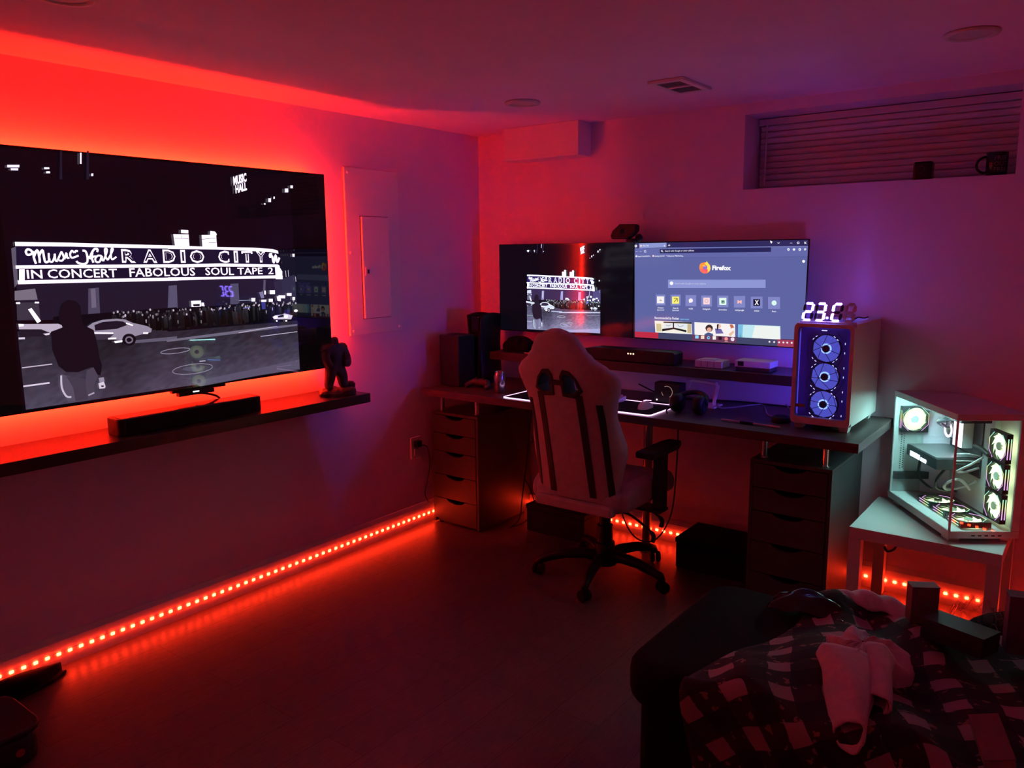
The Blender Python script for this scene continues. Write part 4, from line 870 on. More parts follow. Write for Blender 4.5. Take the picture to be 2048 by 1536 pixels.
# ---------------------------------------------------------------- desk
DZ = 0.855; DX0, DX1, DY0 = 0.085, 2.507, -0.655
dk = thing('desk', 'long dark wooden desk top along the back wall', 'desk', (1.3, -0.33, DZ))
MB().box(DX0, DY0, DZ - 0.040, DX1, -0.022, DZ).build('desk_top', 'desk_wood', dk, 0.002)
def post(x, y, z0, z1, r, m='chrome'): 
    b = MB(); b.cyl((x, y, z0), (x, y, z1), r, n=20).cyl((x, y, z1 - 0.004), (x, y, z1), r * 1.7, n=20).cyl((x, y, z0), (x, y, z0 + 0.004), r * 1.4, n=20); return b
post(1.335, -0.215, 0.0, DZ - 0.0405, 0.024).build('leg', 'grey_metal', dk, smooth=False)
def drawer_unit(x0, label):
    x1, yf, yb = x0 + 0.36, -0.5425, -0.03
    t = thing('drawer_unit', label, 'drawer unit', (x0 + .18, -0.29, 0), group='grey drawer units under the desk')
    c = MB(); c.box(x0, yf + .001, 0.012, x0 + .016, yb, .684).box(x1 - .016, yf + .001, 0.012, x1, yb, .684).box(x0, yf + .001, .684, x1, yb, .70).box(x0 + .016, yb - .012, .03, x1 - .016, yb, .684).box(x0 + .016, yf + .02, .012, x1 - .016, yb - .012, .03)
    c.build('carcass', 'drawer_grey', t, 0.001)
    for k in (0, 1):
        for y in (yf + .04, yb - .04): MB().cyl((x0 + .03 + k * .30, y, 0), (x0 + .03 + k * .30, y, .0118), .014, n=10).build('foot', 'rubber', t)
    zs = [.683, .572, .461, .317, .168, .034]
    for i in range(5):
        za, zb = zs[i + 1] + .0025, zs[i] - .0015; xa, xb = x0 + .018, x1 - .018; xm = (x0 + x1) / 2
        poly = [(xa, za), (xb, za), (xb, zb)] + [(xm + .072 - .144 * k / 12, zb - (.024 * math.sin(math.pi * k / 12) ** .6 if 0 < k < 12 else 0)) for k in range(13)] + [(xa, zb)]
        d = MB().prism(poly, 'y', yf - .002, yf + .014).build('drawer_front', 'drawer_grey', t)
        MB().box(xa + .01, yf + .0145, za + .01, xb - .01, yb - .03, zb - .03).build('drawer_box', 'drawer_dark', d)
    for k in (0, 1):
        for y in (yf + .05, yb - .06): post(x0 + .045 + k * .27, y, .7005, DZ - .0405, .0135).build('riser', 'chrome', t)
    return t
drawer_unit(0.048, 'grey drawer unit under the left end of the desk')
drawer_unit(2.022, 'grey drawer unit under the right end of the desk')
# black boxes on the floor under the desk
for (x0, x1, y0, y1, h, lb) in ((1.565, 1.99, -0.33, -0.05, 0.165, 'low black box under the desk beside the right drawers'), (0.60, 1.00, -0.33, -0.06, 0.165, 'low black box under the desk behind the chair')):
    t = thing('storage_box', lb, 'box', ((x0 + x1) / 2, (y0 + y1) / 2, 0), group='low black boxes under the desk')
    MB().box(x0, y0, 0.0005, x1, y1, h - .03).build('body', 'rubber', t, 0.006); MB().box(x0 - .004, y0 - .004, h - .0295, x1 + .004, y1 + .004, h).build('lid', 'rubber', t, 0.006)
# cables under the desk
for lb, pts, r in (('black cable looping below the desk between chair and leg', [(1.18, -.30, .80), (1.20, -.31, .45), (1.22, -.29, .22), (1.30, -.28, .09), (1.42, -.28, .10), (1.51, -.28, .26), (1.535, -.28, .52), (1.53, -.26, .80)], .004),
                   ('black cable hanging beside the left black box', [(.50, -.12, .80), (.47, -.14, .40), (.49, -.22, .17), (.52, -.29, .05), (.50, -.34, .006)], .004),
                   ('thin black cord crossing the floor glow left of the black box', [(.42, -.10, .23), (.48, -.13, .19), (.54, -.17, .13), (.575, -.21, .10), (.57, -.30, .04), (.50, -.37, .005)], .003)):
    tag(MB().tube(spline([p for p in pts], 6), r, 7).build('cable', 'cord', smooth=True), lb, 'cable')
# ---------------------------------------------------------------- things on the desk
bx = thing('game_console', 'squat black box-shaped console at the left desk end', 'console', (.165, -.42, DZ))
MB().box(.090, -.505, DZ + .004, .241, -.354, DZ + .305).build('body', 'black_plastic', bx, 0.006, 3)
MB().lathe([(.001, 0), (.055, 0), (.055, .0038)], (.1655, -.43, DZ + .0002), 20).build('foot_ring', 'rubber', bx)
MB().lathe([(.001, 0), (.058, 0), (.060, -.003)], (.1655, -.43, DZ + .3055), 24).build('top_vent', 'rubber', bx)
MB().box(.105, -.5062, DZ + .03, .110, -.5052, DZ + .15).build('disc_slot', 'rubber', bx)
tc2 = thing('game_console', 'tall curved black console standing in the desk corner', 'console', (.22, -.23, DZ))
for s, n in ((-1, 'cover'), (1, 'cover')):
    b = MB()
    def cov(u, v, s=s):
        z = DZ + .028 + v * .385; y = -.335 + u * .205; w = .034 + .020 * abs(v - .5) * 2 * (.4 + .6 * (1 - u)) + .006 * math.sin(u * 3.14)
        return (.222 + s * w, y, z + .012 * math.sin(u * 3.14))
    b.grid(cov, 8, 12).build(n, 'black_plastic', tc2, solid=.006, smooth=True)
MB().box(.190, -.330, DZ + .032, .254, -.135, DZ + .405).build('core', 'black_gloss', tc2, 0.008)
MB().lathe([(.001, 0), (.072, 0), (.072, .012), (.055, .0275), (.001, .0275)], (.222, -.23, DZ + .0003), 24).build('stand', 'black_plastic', tc2)
# controller
ct = thing('game_controller', 'pale game controller lying on the left of the desk', 'controller', (.36, -.45, DZ))
skin('body', [((0, 0, .034), .024), ((-.048, 0, .033), .023), ((-.070, -.022, .022), .019), ((-.078, -.055, .012), .013), ((.048, 0, .033), .023), ((.070, -.022, .022), .019), ((.078, -.055, .012), .013)], [(0, 1), (1, 2), (2, 3), (0, 4), (4, 5), (5, 6)], (.355, -.44, DZ), 'drawer_grey', ct)
for s in (-1, 1): MB().lathe([(.008, 0), (.006, .010), (.010, .014), (.001, .016)], (.355 + s * .026, -.448, DZ + .052), 12).build('thumbstick', 'black_plastic', ct)
# drink can
cn = thing('drink_can', 'shiny metal drink can standing left of the mouse mat', 'can', (.545, -.505, DZ))
MB().lathe([(.024, .0005), (.027, .004), (.033, .012), (.033, .098), (.0275, .114), (.0265, .118)], (.545, -.505, DZ), 28).build('body', 'can_metal', cn, smooth=True)
MB().lathe([(.0265, .1182), (.0268, .1205), (.0245, .1205), (.0235, .1165), (.001, .1165)], (.545, -.505, DZ), 28, close=False).build('rim', 'chrome', cn, smooth=True)
MB().box(.535, -.517, DZ + .1168, .555, -.505, DZ + .1182).build('tab', 'chrome', cn)
# mouse mat with glowing edge
mm = thing('mouse_mat', 'black mouse mat with a glowing pink edge', 'mouse mat', (1.105, -.48, DZ))
o_ = rrect(.662, -.632, 1.556, -.332, .022, 6)
MB().prism(o_, 'z', DZ + .0004, DZ + .0042).build('mat', 'rubber', mm)
MB().tube([(x, y, DZ + .0036) for x, y in o_], .0032, 8, True).build('light_edge', 'edge_pink', mm, smooth=True)
MZ = DZ + .0045
kb = thing('keyboard', 'white keyboard on the mouse mat, half behind the chair', 'keyboard', (1.10, -.42, MZ))
MB().prism([(-.500, MZ), (-.350, MZ), (-.350, MZ + .026), (-.500, MZ + .016)], 'x', .90, 1.272).build('case', 'white_plastic', kb, 0.003)
km = MB().add([(-.0075, -.0075, 0), (.0075, -.0075, 0), (.0075, .0075, 0), (-.0075, .0075, 0), (-.006, -.006, .007), (.006, -.006, .007), (.006, .006, .007), (-.006, .006, .007)], [(4, 5, 6, 7), (0, 1, 5, 4), (1, 2, 6, 5), (2, 3, 7, 6), (3, 0, 4, 7)]).mesh('key'); km.materials.append(MATS['white_matt'])
for j in range(6):
    for i in range(17):
        o = place('key', km, None, kb); o.location = (.916 + i * .0207, -.486 + j * .0245, MZ + .0175 + j * .0016)
ms = thing('mouse', 'white computer mouse with lit lines on the mat', 'mouse', (1.452, -.475, MZ))
def msf(u, v):
    a = u * 6.28318; k = math.sin(v * 1.5708); x = .031 * k * math.cos(a); y = .058 * k * math.sin(a)
    return (1.452 + x * (1 - .15 * math.cos(a * 2)), -.478 + y, MZ + .0008 + .038 * max(0, math.cos(v * 1.5708)) ** .7 * (1 - .25 * (y / .058 > .2)))
MB().grid(msf, 28, 8).build('shell', 'white_plastic', ms, smooth=True)
for pts in ([(1.452, -.500, .0415), (1.452, -.472, .0405)], [(1.452, -.472, .0405), (1.436, -.448, .036)], [(1.452, -.472, .0405), (1.468, -.448, .036)]):
    MB().tube([(x, y, MZ + z) for x, y, z in pts], .0016, 6).build('light_line', 'edge_pink', ms)
tag(MB().tube(spline([(1.462, -.425, MZ + .012), (1.485, -.395, MZ + .008), (1.535, -.372, MZ + .006), (1.60, -.365, DZ + .004)], 5), .0022, 6).build('mouse_cable', 'white_cord'), 'pale mouse cable running off the mat', 'cable')
# small black dial box with ring
tm = thing('dial_box', 'small black desk box with a lit ring dial', 'dial', (1.475, -.26, DZ))
MB().box(1.400, -.285, DZ + .001, 1.548, -.215, DZ + .108).build('body', 'black_plastic', tm, 0.005)
rg = [(1.474 + .030 * math.cos(t), -.2862, DZ + .062 + .030 * math.sin(t)) for t in [R(-60 + 12 * k) for k in range(16)]]
MB().tube(rg, .0016, 6).build('ring_light', 'ring_dim', tm); MB().tube([(1.474 + .030 * math.cos(R(a)), -.2862, DZ + .062 + .030 * math.sin(R(a))) for a in (185, 195, 205, 215, 225)], .0016, 6).build('ring_light', 'ring_dim', tm)
for dx in (-.057, .050): MB().lathe([(.0005, 0), (.004, 0), (.004, -.001), (.0005, -.001)], (1.474 + dx, -.2855, DZ + .016), 10, 'y').build('indicator', 'dot_white', tm)
# headset lying on the desk
hs = thing('headset', 'black headset lying on the desk before the tablet stand', 'headset', (1.68, -.45, DZ))
for s in (-1, 1):
    MB().lathe([(.001, -.026), (.040, -.024), (.046, -.010), (.046, .012), (.036, .026), (.001, .026)], (1.672 + s * .058, -.455, DZ + .0465), 20, 'x').build('ear_cup', 'black_plastic', hs, smooth=True)
    MB().lathe([(.0005, s * .0265), (.034, s * .0265), (.034, s * .0290), (.0005, s * .0290)], (1.672 + s * .058, -.455, DZ + .0465), 20, 'x').build('ear_plate', 'chrome' if s < 0 else 'rubber', hs)
MB().tube([(1.672 + .085 * math.cos(R(a)), -.455 + .10 * math.sin(R(a)) * .92, DZ + .055 + .035 * math.sin(R(a))) for a in range(0, 181, 12)], .012, 8).build('headband', 'black_plastic', hs, smooth=True)
MB().tube(spline([(1.60, -.47, DZ + .03), (1.59, -.52, DZ + .02), (1.61, -.56, DZ + .012)], 5), .004, 6).build('microphone', 'rubber', hs)
# white tablet stand behind it
ts = thing('tablet_stand', 'white angled tube stand behind the headset', 'stand', (1.64, -.21, DZ))
MB().tube([(1.572, -.225, DZ + .085), (1.572, -.222, DZ + .118), (1.590, -.22, DZ + .126), (1.712, -.22, DZ + .118), (1.722, -.222, DZ + .108), (1.708, -.235, DZ + .010)], .010, 8).build('bent_tube', 'white_plastic', ts)
MB().box(1.655, -.29, DZ + .0004, 1.735, -.18, DZ + .010).build('foot', 'white_plastic', ts, 0.003)
for lb, m, pts, r in (('white cable zigzagging across the back of the desk', 'white_cord', [(1.72, -.22, DZ + .012), (1.77, -.26, DZ + .005), (1.86, -.10, DZ + .005), (1.90, -.06, DZ + .004), (2.00, -.28, DZ + .004), (2.04, -.32, DZ + .004), (2.08, -.33, DZ + .004)], .003),
                      ('white cable behind the tower on the desk', 'white_cord', [(2.02, -.07, DZ + .02), (2.10, -.20, DZ + .005), (2.13, -.26, DZ + .004), (2.155, -.24, DZ + .004)], .003),
                      ('black cable lying along the back of the desk', 'cord', [(1.20, -.08, DZ + .05), (1.35, -.10, DZ + .01), (1.55, -.12, DZ + .005), (1.75, -.045, DZ + .0045), (1.95, -.035, DZ + .0045), (2.14, -.04, DZ + .0045)], .004)):
    tag(MB().tube(spline(pts, 6), r, 7).build('cable', m, smooth=True), lb, 'cable')
# stylus with dark grip, dark puck
st = thing('stylus', 'white stylus with a dark grip near the desk edge', 'stylus', (2.0, -.54, DZ))
for a, b, r, n, m in ((0, .33, .0045, 'barrel', 'white_cord'), (.33, .55, .0062, 'grip', 'rubber'), (.55, 1.0, .0045, 'barrel', 'white_cord')):
    p0, p1 = Vector((1.875, -.535, DZ + .0066)), Vector((2.152, -.548, DZ + .0066)); MB().cyl(p0.lerp(p1, a), p0.lerp(p1, b), r, n=10).build(n, m, st)
pk = thing('puck', 'dark round puck on the desk beside the tower', 'puck', (2.11, -.40, DZ))
MB().lathe([(.040, 0), (.043, .004), (.043, .022), (.036, .028), (.001, .028)], (2.108, -.405, DZ + .0004), 28).build('body', 'black_plastic', pk, smooth=True); MB().lathe([(.001, 0), (.030, 0), (.030, .001), (.001, .001)], (2.108, -.405, DZ + .0286), 24).build('top_disc', 'rubber', pk)

# ---------------------------------------------------------------- desk tower with blue fans, clock on top
PX0, PX1, PY0, PY1, PZ0, PZ1 = 2.178, 2.428, -.50, -.035, DZ + .026, 1.322
tw = thing('desktop_tower', 'white computer tower with three blue fans on the desk', 'computer', ((PX0 + PX1) / 2, -.27, DZ))
sh = MB(); sh.box(PX0, PY0 + .03, PZ1 - .03, PX0 + .012, PY1, PZ1).box(PX0, PY1 - .03, PZ0, PX0 + .012, PY1, PZ1 - .03).box(PX0, PY0 + .03, PZ0, PX0 + .012, PY1 - .03, PZ0 + .03).box(PX1 - .012, PY0 + .03, PZ0, PX1, PY1, PZ1)
sh.box(PX0 + .012, PY0 + .03, PZ1 - .012, PX1 - .012, PY0 + .05, PZ1).box(PX0 + .012, PY1 - .05, PZ1 - .012, PX1 - .012, PY1, PZ1).box(PX0 + .012, PY0 + .05, PZ1 - .012, PX0 + .035, PY1 - .05, PZ1).box(PX1 - .035, PY0 + .05, PZ1 - .012, PX1 - .012, PY1 - .05, PZ1)
MB().box(PX0 + .002, PY0 + .03, PZ0 + .03, PX0 + .006, PY1 - .03, PZ1 - .03).build('side_glass', 'smoked_glass', tw)
for k in range(3):
    f = MB().lathe([(.0560, -.012), (.0600, -.012), (.0600, .012), (.0560, .012)], ((PX0 + PX1) / 2, PY0 + .115 + k * .122, PZ1 - .066), 32, close=False).build('fan', 'black_plastic', tw)
    MB().lathe([(.018, 0), (.0555, 0), (.0555, -.002), (.018, -.002)], ((PX0 + PX1) / 2, PY0 + .115 + k * .122, PZ1 - .062), 32, close=False).build('light_disc', 'added_top_blue', f)  # unseen glowing discs, added to throw blue on ceiling and wall
    MB().lathe([(.0005, .008), (.0175, .008), (.0175, -.010), (.0005, -.010)], ((PX0 + PX1) / 2, PY0 + .115 + k * .122, PZ1 - .066), 20).build('hub', 'fan_navy', f)
MB().box(PX1 - .05, PY0 + .10, PZ0 + .06, PX1 - .04, PY1 - .08, PZ1 - .09).build('motherboard', 'board_dark', tw)
MB().box(PX1 - .0525, PY0 + .14, PZ0 + .07, PX1 - .0505, PY0 + .20, PZ0 + .15).box(PX1 - .0525, PY0 + .14, PZ0 + .21, PX1 - .0505, PY0 + .20, PZ1 - .13).build('light_bar', 'added_inner_blue', tw)  # hidden bars added inside the tower to light wall and desk blue
MB().box(PX0 + .05, PY0 + .12, PZ0 + .16, PX1 - .0505, PY1 - .17, PZ0 + .20).build('graphics_card', 'board_dark', tw, .003)
sh.box(PX0 + .012, PY0 + .03, PZ0, PX1 - .012, PY1, PZ0 + .012).box(PX0 + .012, PY1 - .012, PZ0 + .012, PX1 - .012, PY1, PZ1 - .012)
sh.build('shell', 'white_matt', tw, 0.002)
fo = rrect(PX0, PZ0, PX1, PZ1, .020); fi = rrect(PX0 + .016, PZ0 + .030, PX1 - .016, PZ1 - .016, .014); n = len(fo)
fb = MB(); fb.add([(x, PY0, z) for x, z in fo] + [(x, PY0, z) for x, z in fi] + [(x, PY0 + .03, z) for x, z in fo] + [(x, PY0 + .03, z) for x, z in fi],
       [(i, (i + 1) % n, n + (i + 1) % n, n + i) for i in range(n)] + [(2 * n + i, 3 * n + i, 3 * n + (i + 1) % n, 2 * n + (i + 1) % n) for i in range(n)] + [(i, 2 * n + i, 2 * n + (i + 1) % n, (i + 1) % n) for i in range(n)] + [(n + i, n + (i + 1) % n, 3 * n + (i + 1) % n, 3 * n + i) for i in range(n)])
fb.build('front_frame', 'white_matt', tw)
MB().box(PX0 + .013, PY0 + .062, PZ0 + .013, PX1 - .013, PY0 + .066, PZ1 - .013).build('fan_plate', 'plate_navy', tw)
for x in (PX0 + .0125, PX1 - .0145): MB().box(x, PY0 + .034, PZ0 + .04, x + .002, PY0 + .050, PZ1 - .04).build('light_strip', 'strip_blue', tw)
for x in (PX0 + .03, PX1 - .03):
    for y in (PY0 + .05, PY1 - .06): MB().add([(x - .016, y - .02, DZ + .0003), (x + .016, y - .02, DZ + .0003), (x + .016, y + .02, DZ + .0003), (x - .016, y + .02, DZ + .0003), (x - .022, y - .03, PZ0 - .0003), (x + .022, y - .03, PZ0 - .0003), (x + .022, y + .03, PZ0 - .0003), (x - .022, y + .03, PZ0 - .0003)], [(3, 2, 1, 0), (4, 5, 6, 7), (0, 1, 5, 4), (1, 2, 6, 5), (2, 3, 7, 6), (3, 0, 4, 7)]).build('foot', 'white_matt', tw)
fx0 = (PX0 + PX1) / 2 + .003
for k, zc in enumerate((1.213, 1.090, .968)):
    f = MB().lathe([(.0590, .0), (.0615, .0), (.0615, .024), (.0590, .024)], (fx0, PY0 + .034, zc), 40, 'y', close=False).build('fan', 'black_plastic', tw)
    d = MB()
    for q in range(9):                                     # blades
        a0 = R(q * 40); pts = []
        for i in range(5):
            r = .018 + .0405 * i / 4; s = .55 * i / 4
            pts += [(r, a0 + s), (r, a0 + s + .62)]
        vs = [(fx0 + r * math.cos(a), PY0 + .040 + (.010 if j % 2 else 0), zc + r * math.sin(a)) for j, (r, a) in enumerate(pts)]
        d.add(vs, [(2 * i, 2 * i + 1, 2 * i + 3, 2 * i + 2) for i in range(4)])
    d.build('blades', 'fan_blue', f, solid=.0012)
    MB().lathe([(.0005, .054), (.0588, .054), (.0588, .057), (.0005, .057)], (fx0, PY0, zc), 36, 'y').build('light_disc', 'fan_blue_back', f)
    MB().lathe([(.0165, .036), (.0225, .036), (.0225, .039), (.0165, .039)], (fx0, PY0, zc), 28, 'y', close=False).build('light_ring', 'fan_ring', f)
    MB().lathe([(.0005, .030), (.0155, .030), (.0165, .034), (.0165, .050), (.0005, .050)], (fx0, PY0, zc), 24, 'y').build('hub', 'fan_navy', f)
# web of struts in front of the fans, light dashes round them
rs = random.Random(21); wb_ = MB()
for zc in (1.213, 1.090, .968):
    c = (fx0 + rs.uniform(-.022, .022), zc + rs.uniform(-.02, .02)); a = rs.random()
    for q in range(7):
        t = a + q * .9 + rs.uniform(-.15, .15); e = (fx0 + .070 * math.cos(t), zc + .066 * math.sin(t))
        wb_.tube([(c[0], PY0 + .022, c[1]), (e[0], PY0 + .022, e[1])], .0013, 5)
for s in (-1, 1):
    zz = [1.285, 1.2515, 1.1745, 1.1285, 1.0515, 1.0065, .9295]; xx = [.050, .072, .072, .046, .072, .046, .070]
    wb_.tube([(fx0 + s * x, PY0 + .022, z) for x, z in zip(xx, zz)], .0013, 5)
wb_.build('web_strut', 'fan_navy', tw)
dm = MB().box(-.0042, -.0006, -.0011, .0042, .0006, .0011).mesh('light_dash'); dm.materials.append(MATS['dash_blue'])
for zc in (1.213, 1.090, .968):
    for sx in (-1, 1):
        for sz in (-1, 1):
            for q in range(2):
                t = R(40 + q * 15); o = place('light_dash', dm, None, tw); o.location = (fx0 + sx * .0655 * math.cos(t), PY0 + .020, zc + sz * .0655 * math.sin(t)); o.rotation_euler = (0, sx * sz * (R(90) - t + R(0)), 0)
for i in range(7):
    o = place('light_dash', dm, None, tw); o.location = (fx0 + .082, PY0 + .020, 1.24 - i * .052 + (i % 2) * .012); o.rotation_euler = (0, R(90), 0)
o = place('light_dash', dm, None, tw); o.location = (fx0 - .004, PY0 + .012, 1.2935); o.scale = (2.7, 1, 1.8)
MB().box(PX0 + .0165, PY0 + .006, PZ0 + .0305, PX1 - .0165, PY0 + .010, PZ1 - .0165).build('front_glass', 'smoked_glass', tw)
MB().box(PX0 + .018, PY0 + .0035, PZ0 + .072, PX0 + .060, PY0 + .0055, PZ0 + .086).build('badge_or_glint', 'card', tw)
# clock of lit seven-segment digits
ck = thing('digital_clock', 'digital clock with glowing 23.C digits on the tower', 'clock', (2.31, -.47, PZ1))
CZ = PZ1 + .0005
MB().box(2.196, -.482, CZ, 2.424, -.455, CZ + .008).build('base', 'white_plastic', ck, 0.002)
def seg_poly(kind, x, w, h, t=.0085):
    z0 = CZ + .012; sk = .14; g = .0012
    S = {'a': ((0, h), (w, h)), 'd': ((0, 0), (w, 0)), 'g': ((0, h / 2), (w, h / 2)), 'f': ((0, h / 2), (0, h)), 'b': ((w, h / 2), (w, h)), 'e': ((0, 0), (0, h / 2)), 'c': ((w, 0), (w, h / 2))}[kind]
    (ax, az), (bx_, bz) = S; dx, dz = bx_ - ax, bz - az; L = math.hypot(dx, dz); dx /= L; dz /= L; nx, nz = -dz, dx; e = t * .25
    pts = [(ax + dx * (g + e), az + dz * (g + e)), (ax + dx * (g + t * .6) + nx * t / 2, az + dz * (g + t * .6) + nz * t / 2), (bx_ - dx * (g + t * .6) + nx * t / 2, bz - dz * (g + t * .6) + nz * t / 2), (bx_ - dx * (g + e), bz - dz * (g + e)), (bx_ - dx * (g + t * .6) - nx * t / 2, bz - dz * (g + t * .6) - nz * t / 2), (ax + dx * (g + t * .6) - nx * t / 2, az + dz * (g + t * .6) - nz * t / 2)]
    return [(x + px + sk * pz, z0 + pz) for px, pz in pts]
for x, lit, ch in ((2.202, 'abged', 'digit'), (2.254, 'abgcd', 'digit'), (2.322, 'afed', 'digit'), (2.374, '', 'digit')):
    w, h = .034, .072
    bk_ = MB()
    for k in 'abcdefg': bk_.prism(seg_poly(k, x, w, h, .0125), 'y', -.4685, -.4645)
    dg = bk_.build(ch, 'white_plastic' if not lit else 'drawer_grey', ck)
    for k in 'abcdefg':
        MB().prism(seg_poly(k, x, w, h, .0098), 'y', -.4725, -.4615).build('segment', 'clock_light' if k in lit else ('white_matt' if not lit else 'drawer_grey'), dg)
MB().lathe([(.0005, 0), (.0048, 0), (.0048, -.006), (.0005, -.006)], (2.305, -.4668, CZ + .024), 12, 'y').build('dot', 'clock_light', ck)
tag(MB().tube(spline([(2.40, -.46, CZ + .01), (2.41, -.40, CZ + .025), (2.40, -.30, CZ + .018), (2.385, -.18, CZ + .006), (2.38, -.08, CZ + .005)], 6), .003, 7).build('cable', 'cord', smooth=True), 'thin clock cable lying on top of the tower', 'cable')

# ---------------------------------------------------------------- gaming chair
ch = thing('gaming_chair', 'pale gaming chair with dark stripes pushed up to the desk', 'chair', (1.32, -.64, 0), 0, local=True)
KZ = [.49, .55, .62, .70, .76, .84, .90, .97, 1.03, 1.07, 1.10, 1.135, 1.17, 1.21, 1.25, 1.275, 1.292]
KW = [.205, .215, .232, .250, .252, .234, .226, .238, .258, .268, .262, .222, .170, .135, .113, .090, .045]
def hw(z):
    for i in range(len(KZ) - 1):
        if z <= KZ[i + 1]:
            t = (z - KZ[i]) / (KZ[i + 1] - KZ[i]); t = t * t * (3 - 2 * t) if 4 < i < 14 else t; return KW[i] + (KW[i + 1] - KW[i]) * t
    return KW[-1]
def yc(z): v = (z - .49) / .80; return -.245 - .20 * v
def wing(x, z): k = max(0, 1 - ((z - .85) / .36) ** 2); return .075 * k * (abs(x) / .26) ** 2.6
def th(z): return .052 * (1 - max(0, (z - 1.05) / .30) ** 2 * .45)
def ring(z, n=36):
    out = []
    for i in range(n):
        a = 6.28318 * i / n; c, s = math.cos(a), math.sin(a)
        x = hw(z) * math.copysign(abs(c) ** .62, c); y = yc(z) + wing(x, z) + th(z) * math.copysign(abs(s) ** .62, s); out.append((x, y, z))
    return out
def yback(x, z):
    q = min(.999, abs(x) / hw(z)); c = q ** (1 / .62); s = math.sqrt(max(0, 1 - c * c)) ** .62; return yc(z) + wing(x, z) - th(z) * s
zs = [.485 + (1.292 - .485) * i / 52 for i in range(53)]
bkm = MB(); rings = [ring(max(z, .49)) for z in zs]; NN = 36
rings[0] = [(x * .93, y * .98 + (-.245) * .02, .482) for x, y, z in rings[0]]; rings.append([(x * .4, (y - yc(1.292)) * .5 + yc(1.292), 1.302) for x, y, z in rings[-1]])
bkm.add([p for r in rings for p in r], [tuple(range(NN - 1, -1, -1)), tuple(range((len(rings) - 1) * NN, len(rings) * NN))] + [(i * NN + k, i * NN + (k + 1) % NN, (i + 1) * NN + (k + 1) % NN, (i + 1) * NN + k) for i in range(len(rings) - 1) for k in range(NN)])
me = bkm.mesh('backrest'); body = place('backrest', me, 'chair_fabric', None)
def slot(s, k=1.0):
    return [(s * x, z) for x, z in [(.030 / k * 1, 1.005), (.085 * k, 1.000), (.118 * k, 1.030), (.100 * k, 1.075), (.072 * k, 1.108), (.042 / k, 1.112), (.026 / k, 1.085)]]
cuts = []
for s in (-1, 1): cuts.append(MB().prism(slot(s), 'y', -.8, .2).build('cut', None))
for c in cuts:
    b_ = body.modifiers.new('bool', 'BOOLEAN'); b_.operation = 'DIFFERENCE'; b_.object = c; b_.solver = 'EXACT'
dg_ = bpy.context.evaluated_depsgraph_get(); dg_.update(); nm = bpy.data.meshes.new_from_object(body.evaluated_get(dg_))
bpy.data.objects.remove(body)
for c in cuts: bpy.data.objects.remove(c)
nm.name = 'backrest'; body = place('backrest', nm, 'chair_fabric', ch, smooth=False)
for pg in nm.polygons: pg.use_smooth = True
d_ = body.modifiers.new('es', 'EDGE_SPLIT'); d_.split_angle = R(45)
for s in (-1, 1):                                          # dark plastic frames lining the two slots
    o1 = slot(s); cx = sum(p[0] for p in o1) / len(o1); cz = sum(p[1] for p in o1) / len(o1)
    n = len(o1); sc = lambda k: [(cx + (x - cx) * k, cz + (z - cz) * k) for x, z in o1]
    A, B = sc(1.16), sc(.80); f = MB()
    f.add([(x, yback(x, z) - .006, z) for x, z in A] + [(x, yback(x, z) - .006, z) for x, z in B] + [(x, yback(x, z) + .012, z) for x, z in A] + [(x, yback(x, z) + .085, z) for x, z in B],
          [(i, (i + 1) % n, n + (i + 1) % n, n + i) for i in range(n)] + [(i, 2 * n + i, 2 * n + (i + 1) % n, (i + 1) % n) for i in range(n)] + [(n + i, n + (i + 1) % n, 3 * n + (i + 1) % n, 3 * n + i) for i in range(n)])
    f.build('slot_frame', 'chair_dark', body, .003)
MB().box(-.040, yback(0, 1.06) - .006, 1.048, .040, yback(0, 1.06) + .02, 1.072).build('slot_bridge', 'chair_dark', body, .003)
for x0, x1, w, zt in ((-.104, -.110, .032, 1.005), (.104, .110, .032, 1.005), (-.186, -.200, .026, .965), (.186, .200, .026, .965)):
    def stripe(u, v, x0=x0, x1=x1, w=w, zt=zt):
        z = .505 + (zt - .505) * v; x = x1 + (x0 - x1) * v + (u - .5) * w; x = max(-hw(z) * .985, min(hw(z) * .985, x)); return (x, yback(x, z) - .0022, z)
    MB().grid(stripe, 2, 24).build('stripe', 'chair_dark', body, solid=.003)
# seat
MB().prism(rrect(-.245, -.29, .245, .255, .06, 5), 'z', .435, .535).build('seat', 'chair_fabric', ch, .028, 4, True)
for s in (-1, 1): MB().prism([(-.26, .445), (.22, .445), (.24, .50), (.20, .552), (-.20, .560), (-.26, .52)], 'x', s * .185, s * .272).build('seat_bolster', 'chair_fabric', ch, .022, 3, True)
MB().box(-.215, -.315, .425, .215, -.262, .478).build('seat_rear_cover', 'chair_fabric', ch, .012)
for s in (-1, 1):
    ar = MB().box(s * .302 - .024, -.035, .415, s * .302 + .024, .035, .690).build('armrest_post', 'chair_dark', ch, .008)
    MB().prism([(s * .30 - .048, -.165), (s * .30 + .048, -.165), (s * .30 + .050, .10), (s * .30 + .030, .165), (s * .30 - .036, .165), (s * .30 - .050, .10)], 'z', .690, .722).build('armrest_pad', 'chair_dark', ar, .008)
    MB().box(min(s * .15, s * .326), -.045, .398, max(s * .15, s * .326), .045, .4148).build('armrest_bracket', 'black_metal', ar, .004)
MB().box(-.12, -.17, .372, .12, .14, .4345).build('mechanism', 'black_metal', ch, .006)
for x, y, z in ((.30, .05, .355), (.33, -.10, .33)): MB().tube(spline([(.10, y, .395), (.20, y, .385), (x, y - .03, z), (x + .012, y - .05, z - .035)], 5), [.006] * 10 + [.011] * 6, 8).build('lever', 'black_plastic', ch, smooth=True)
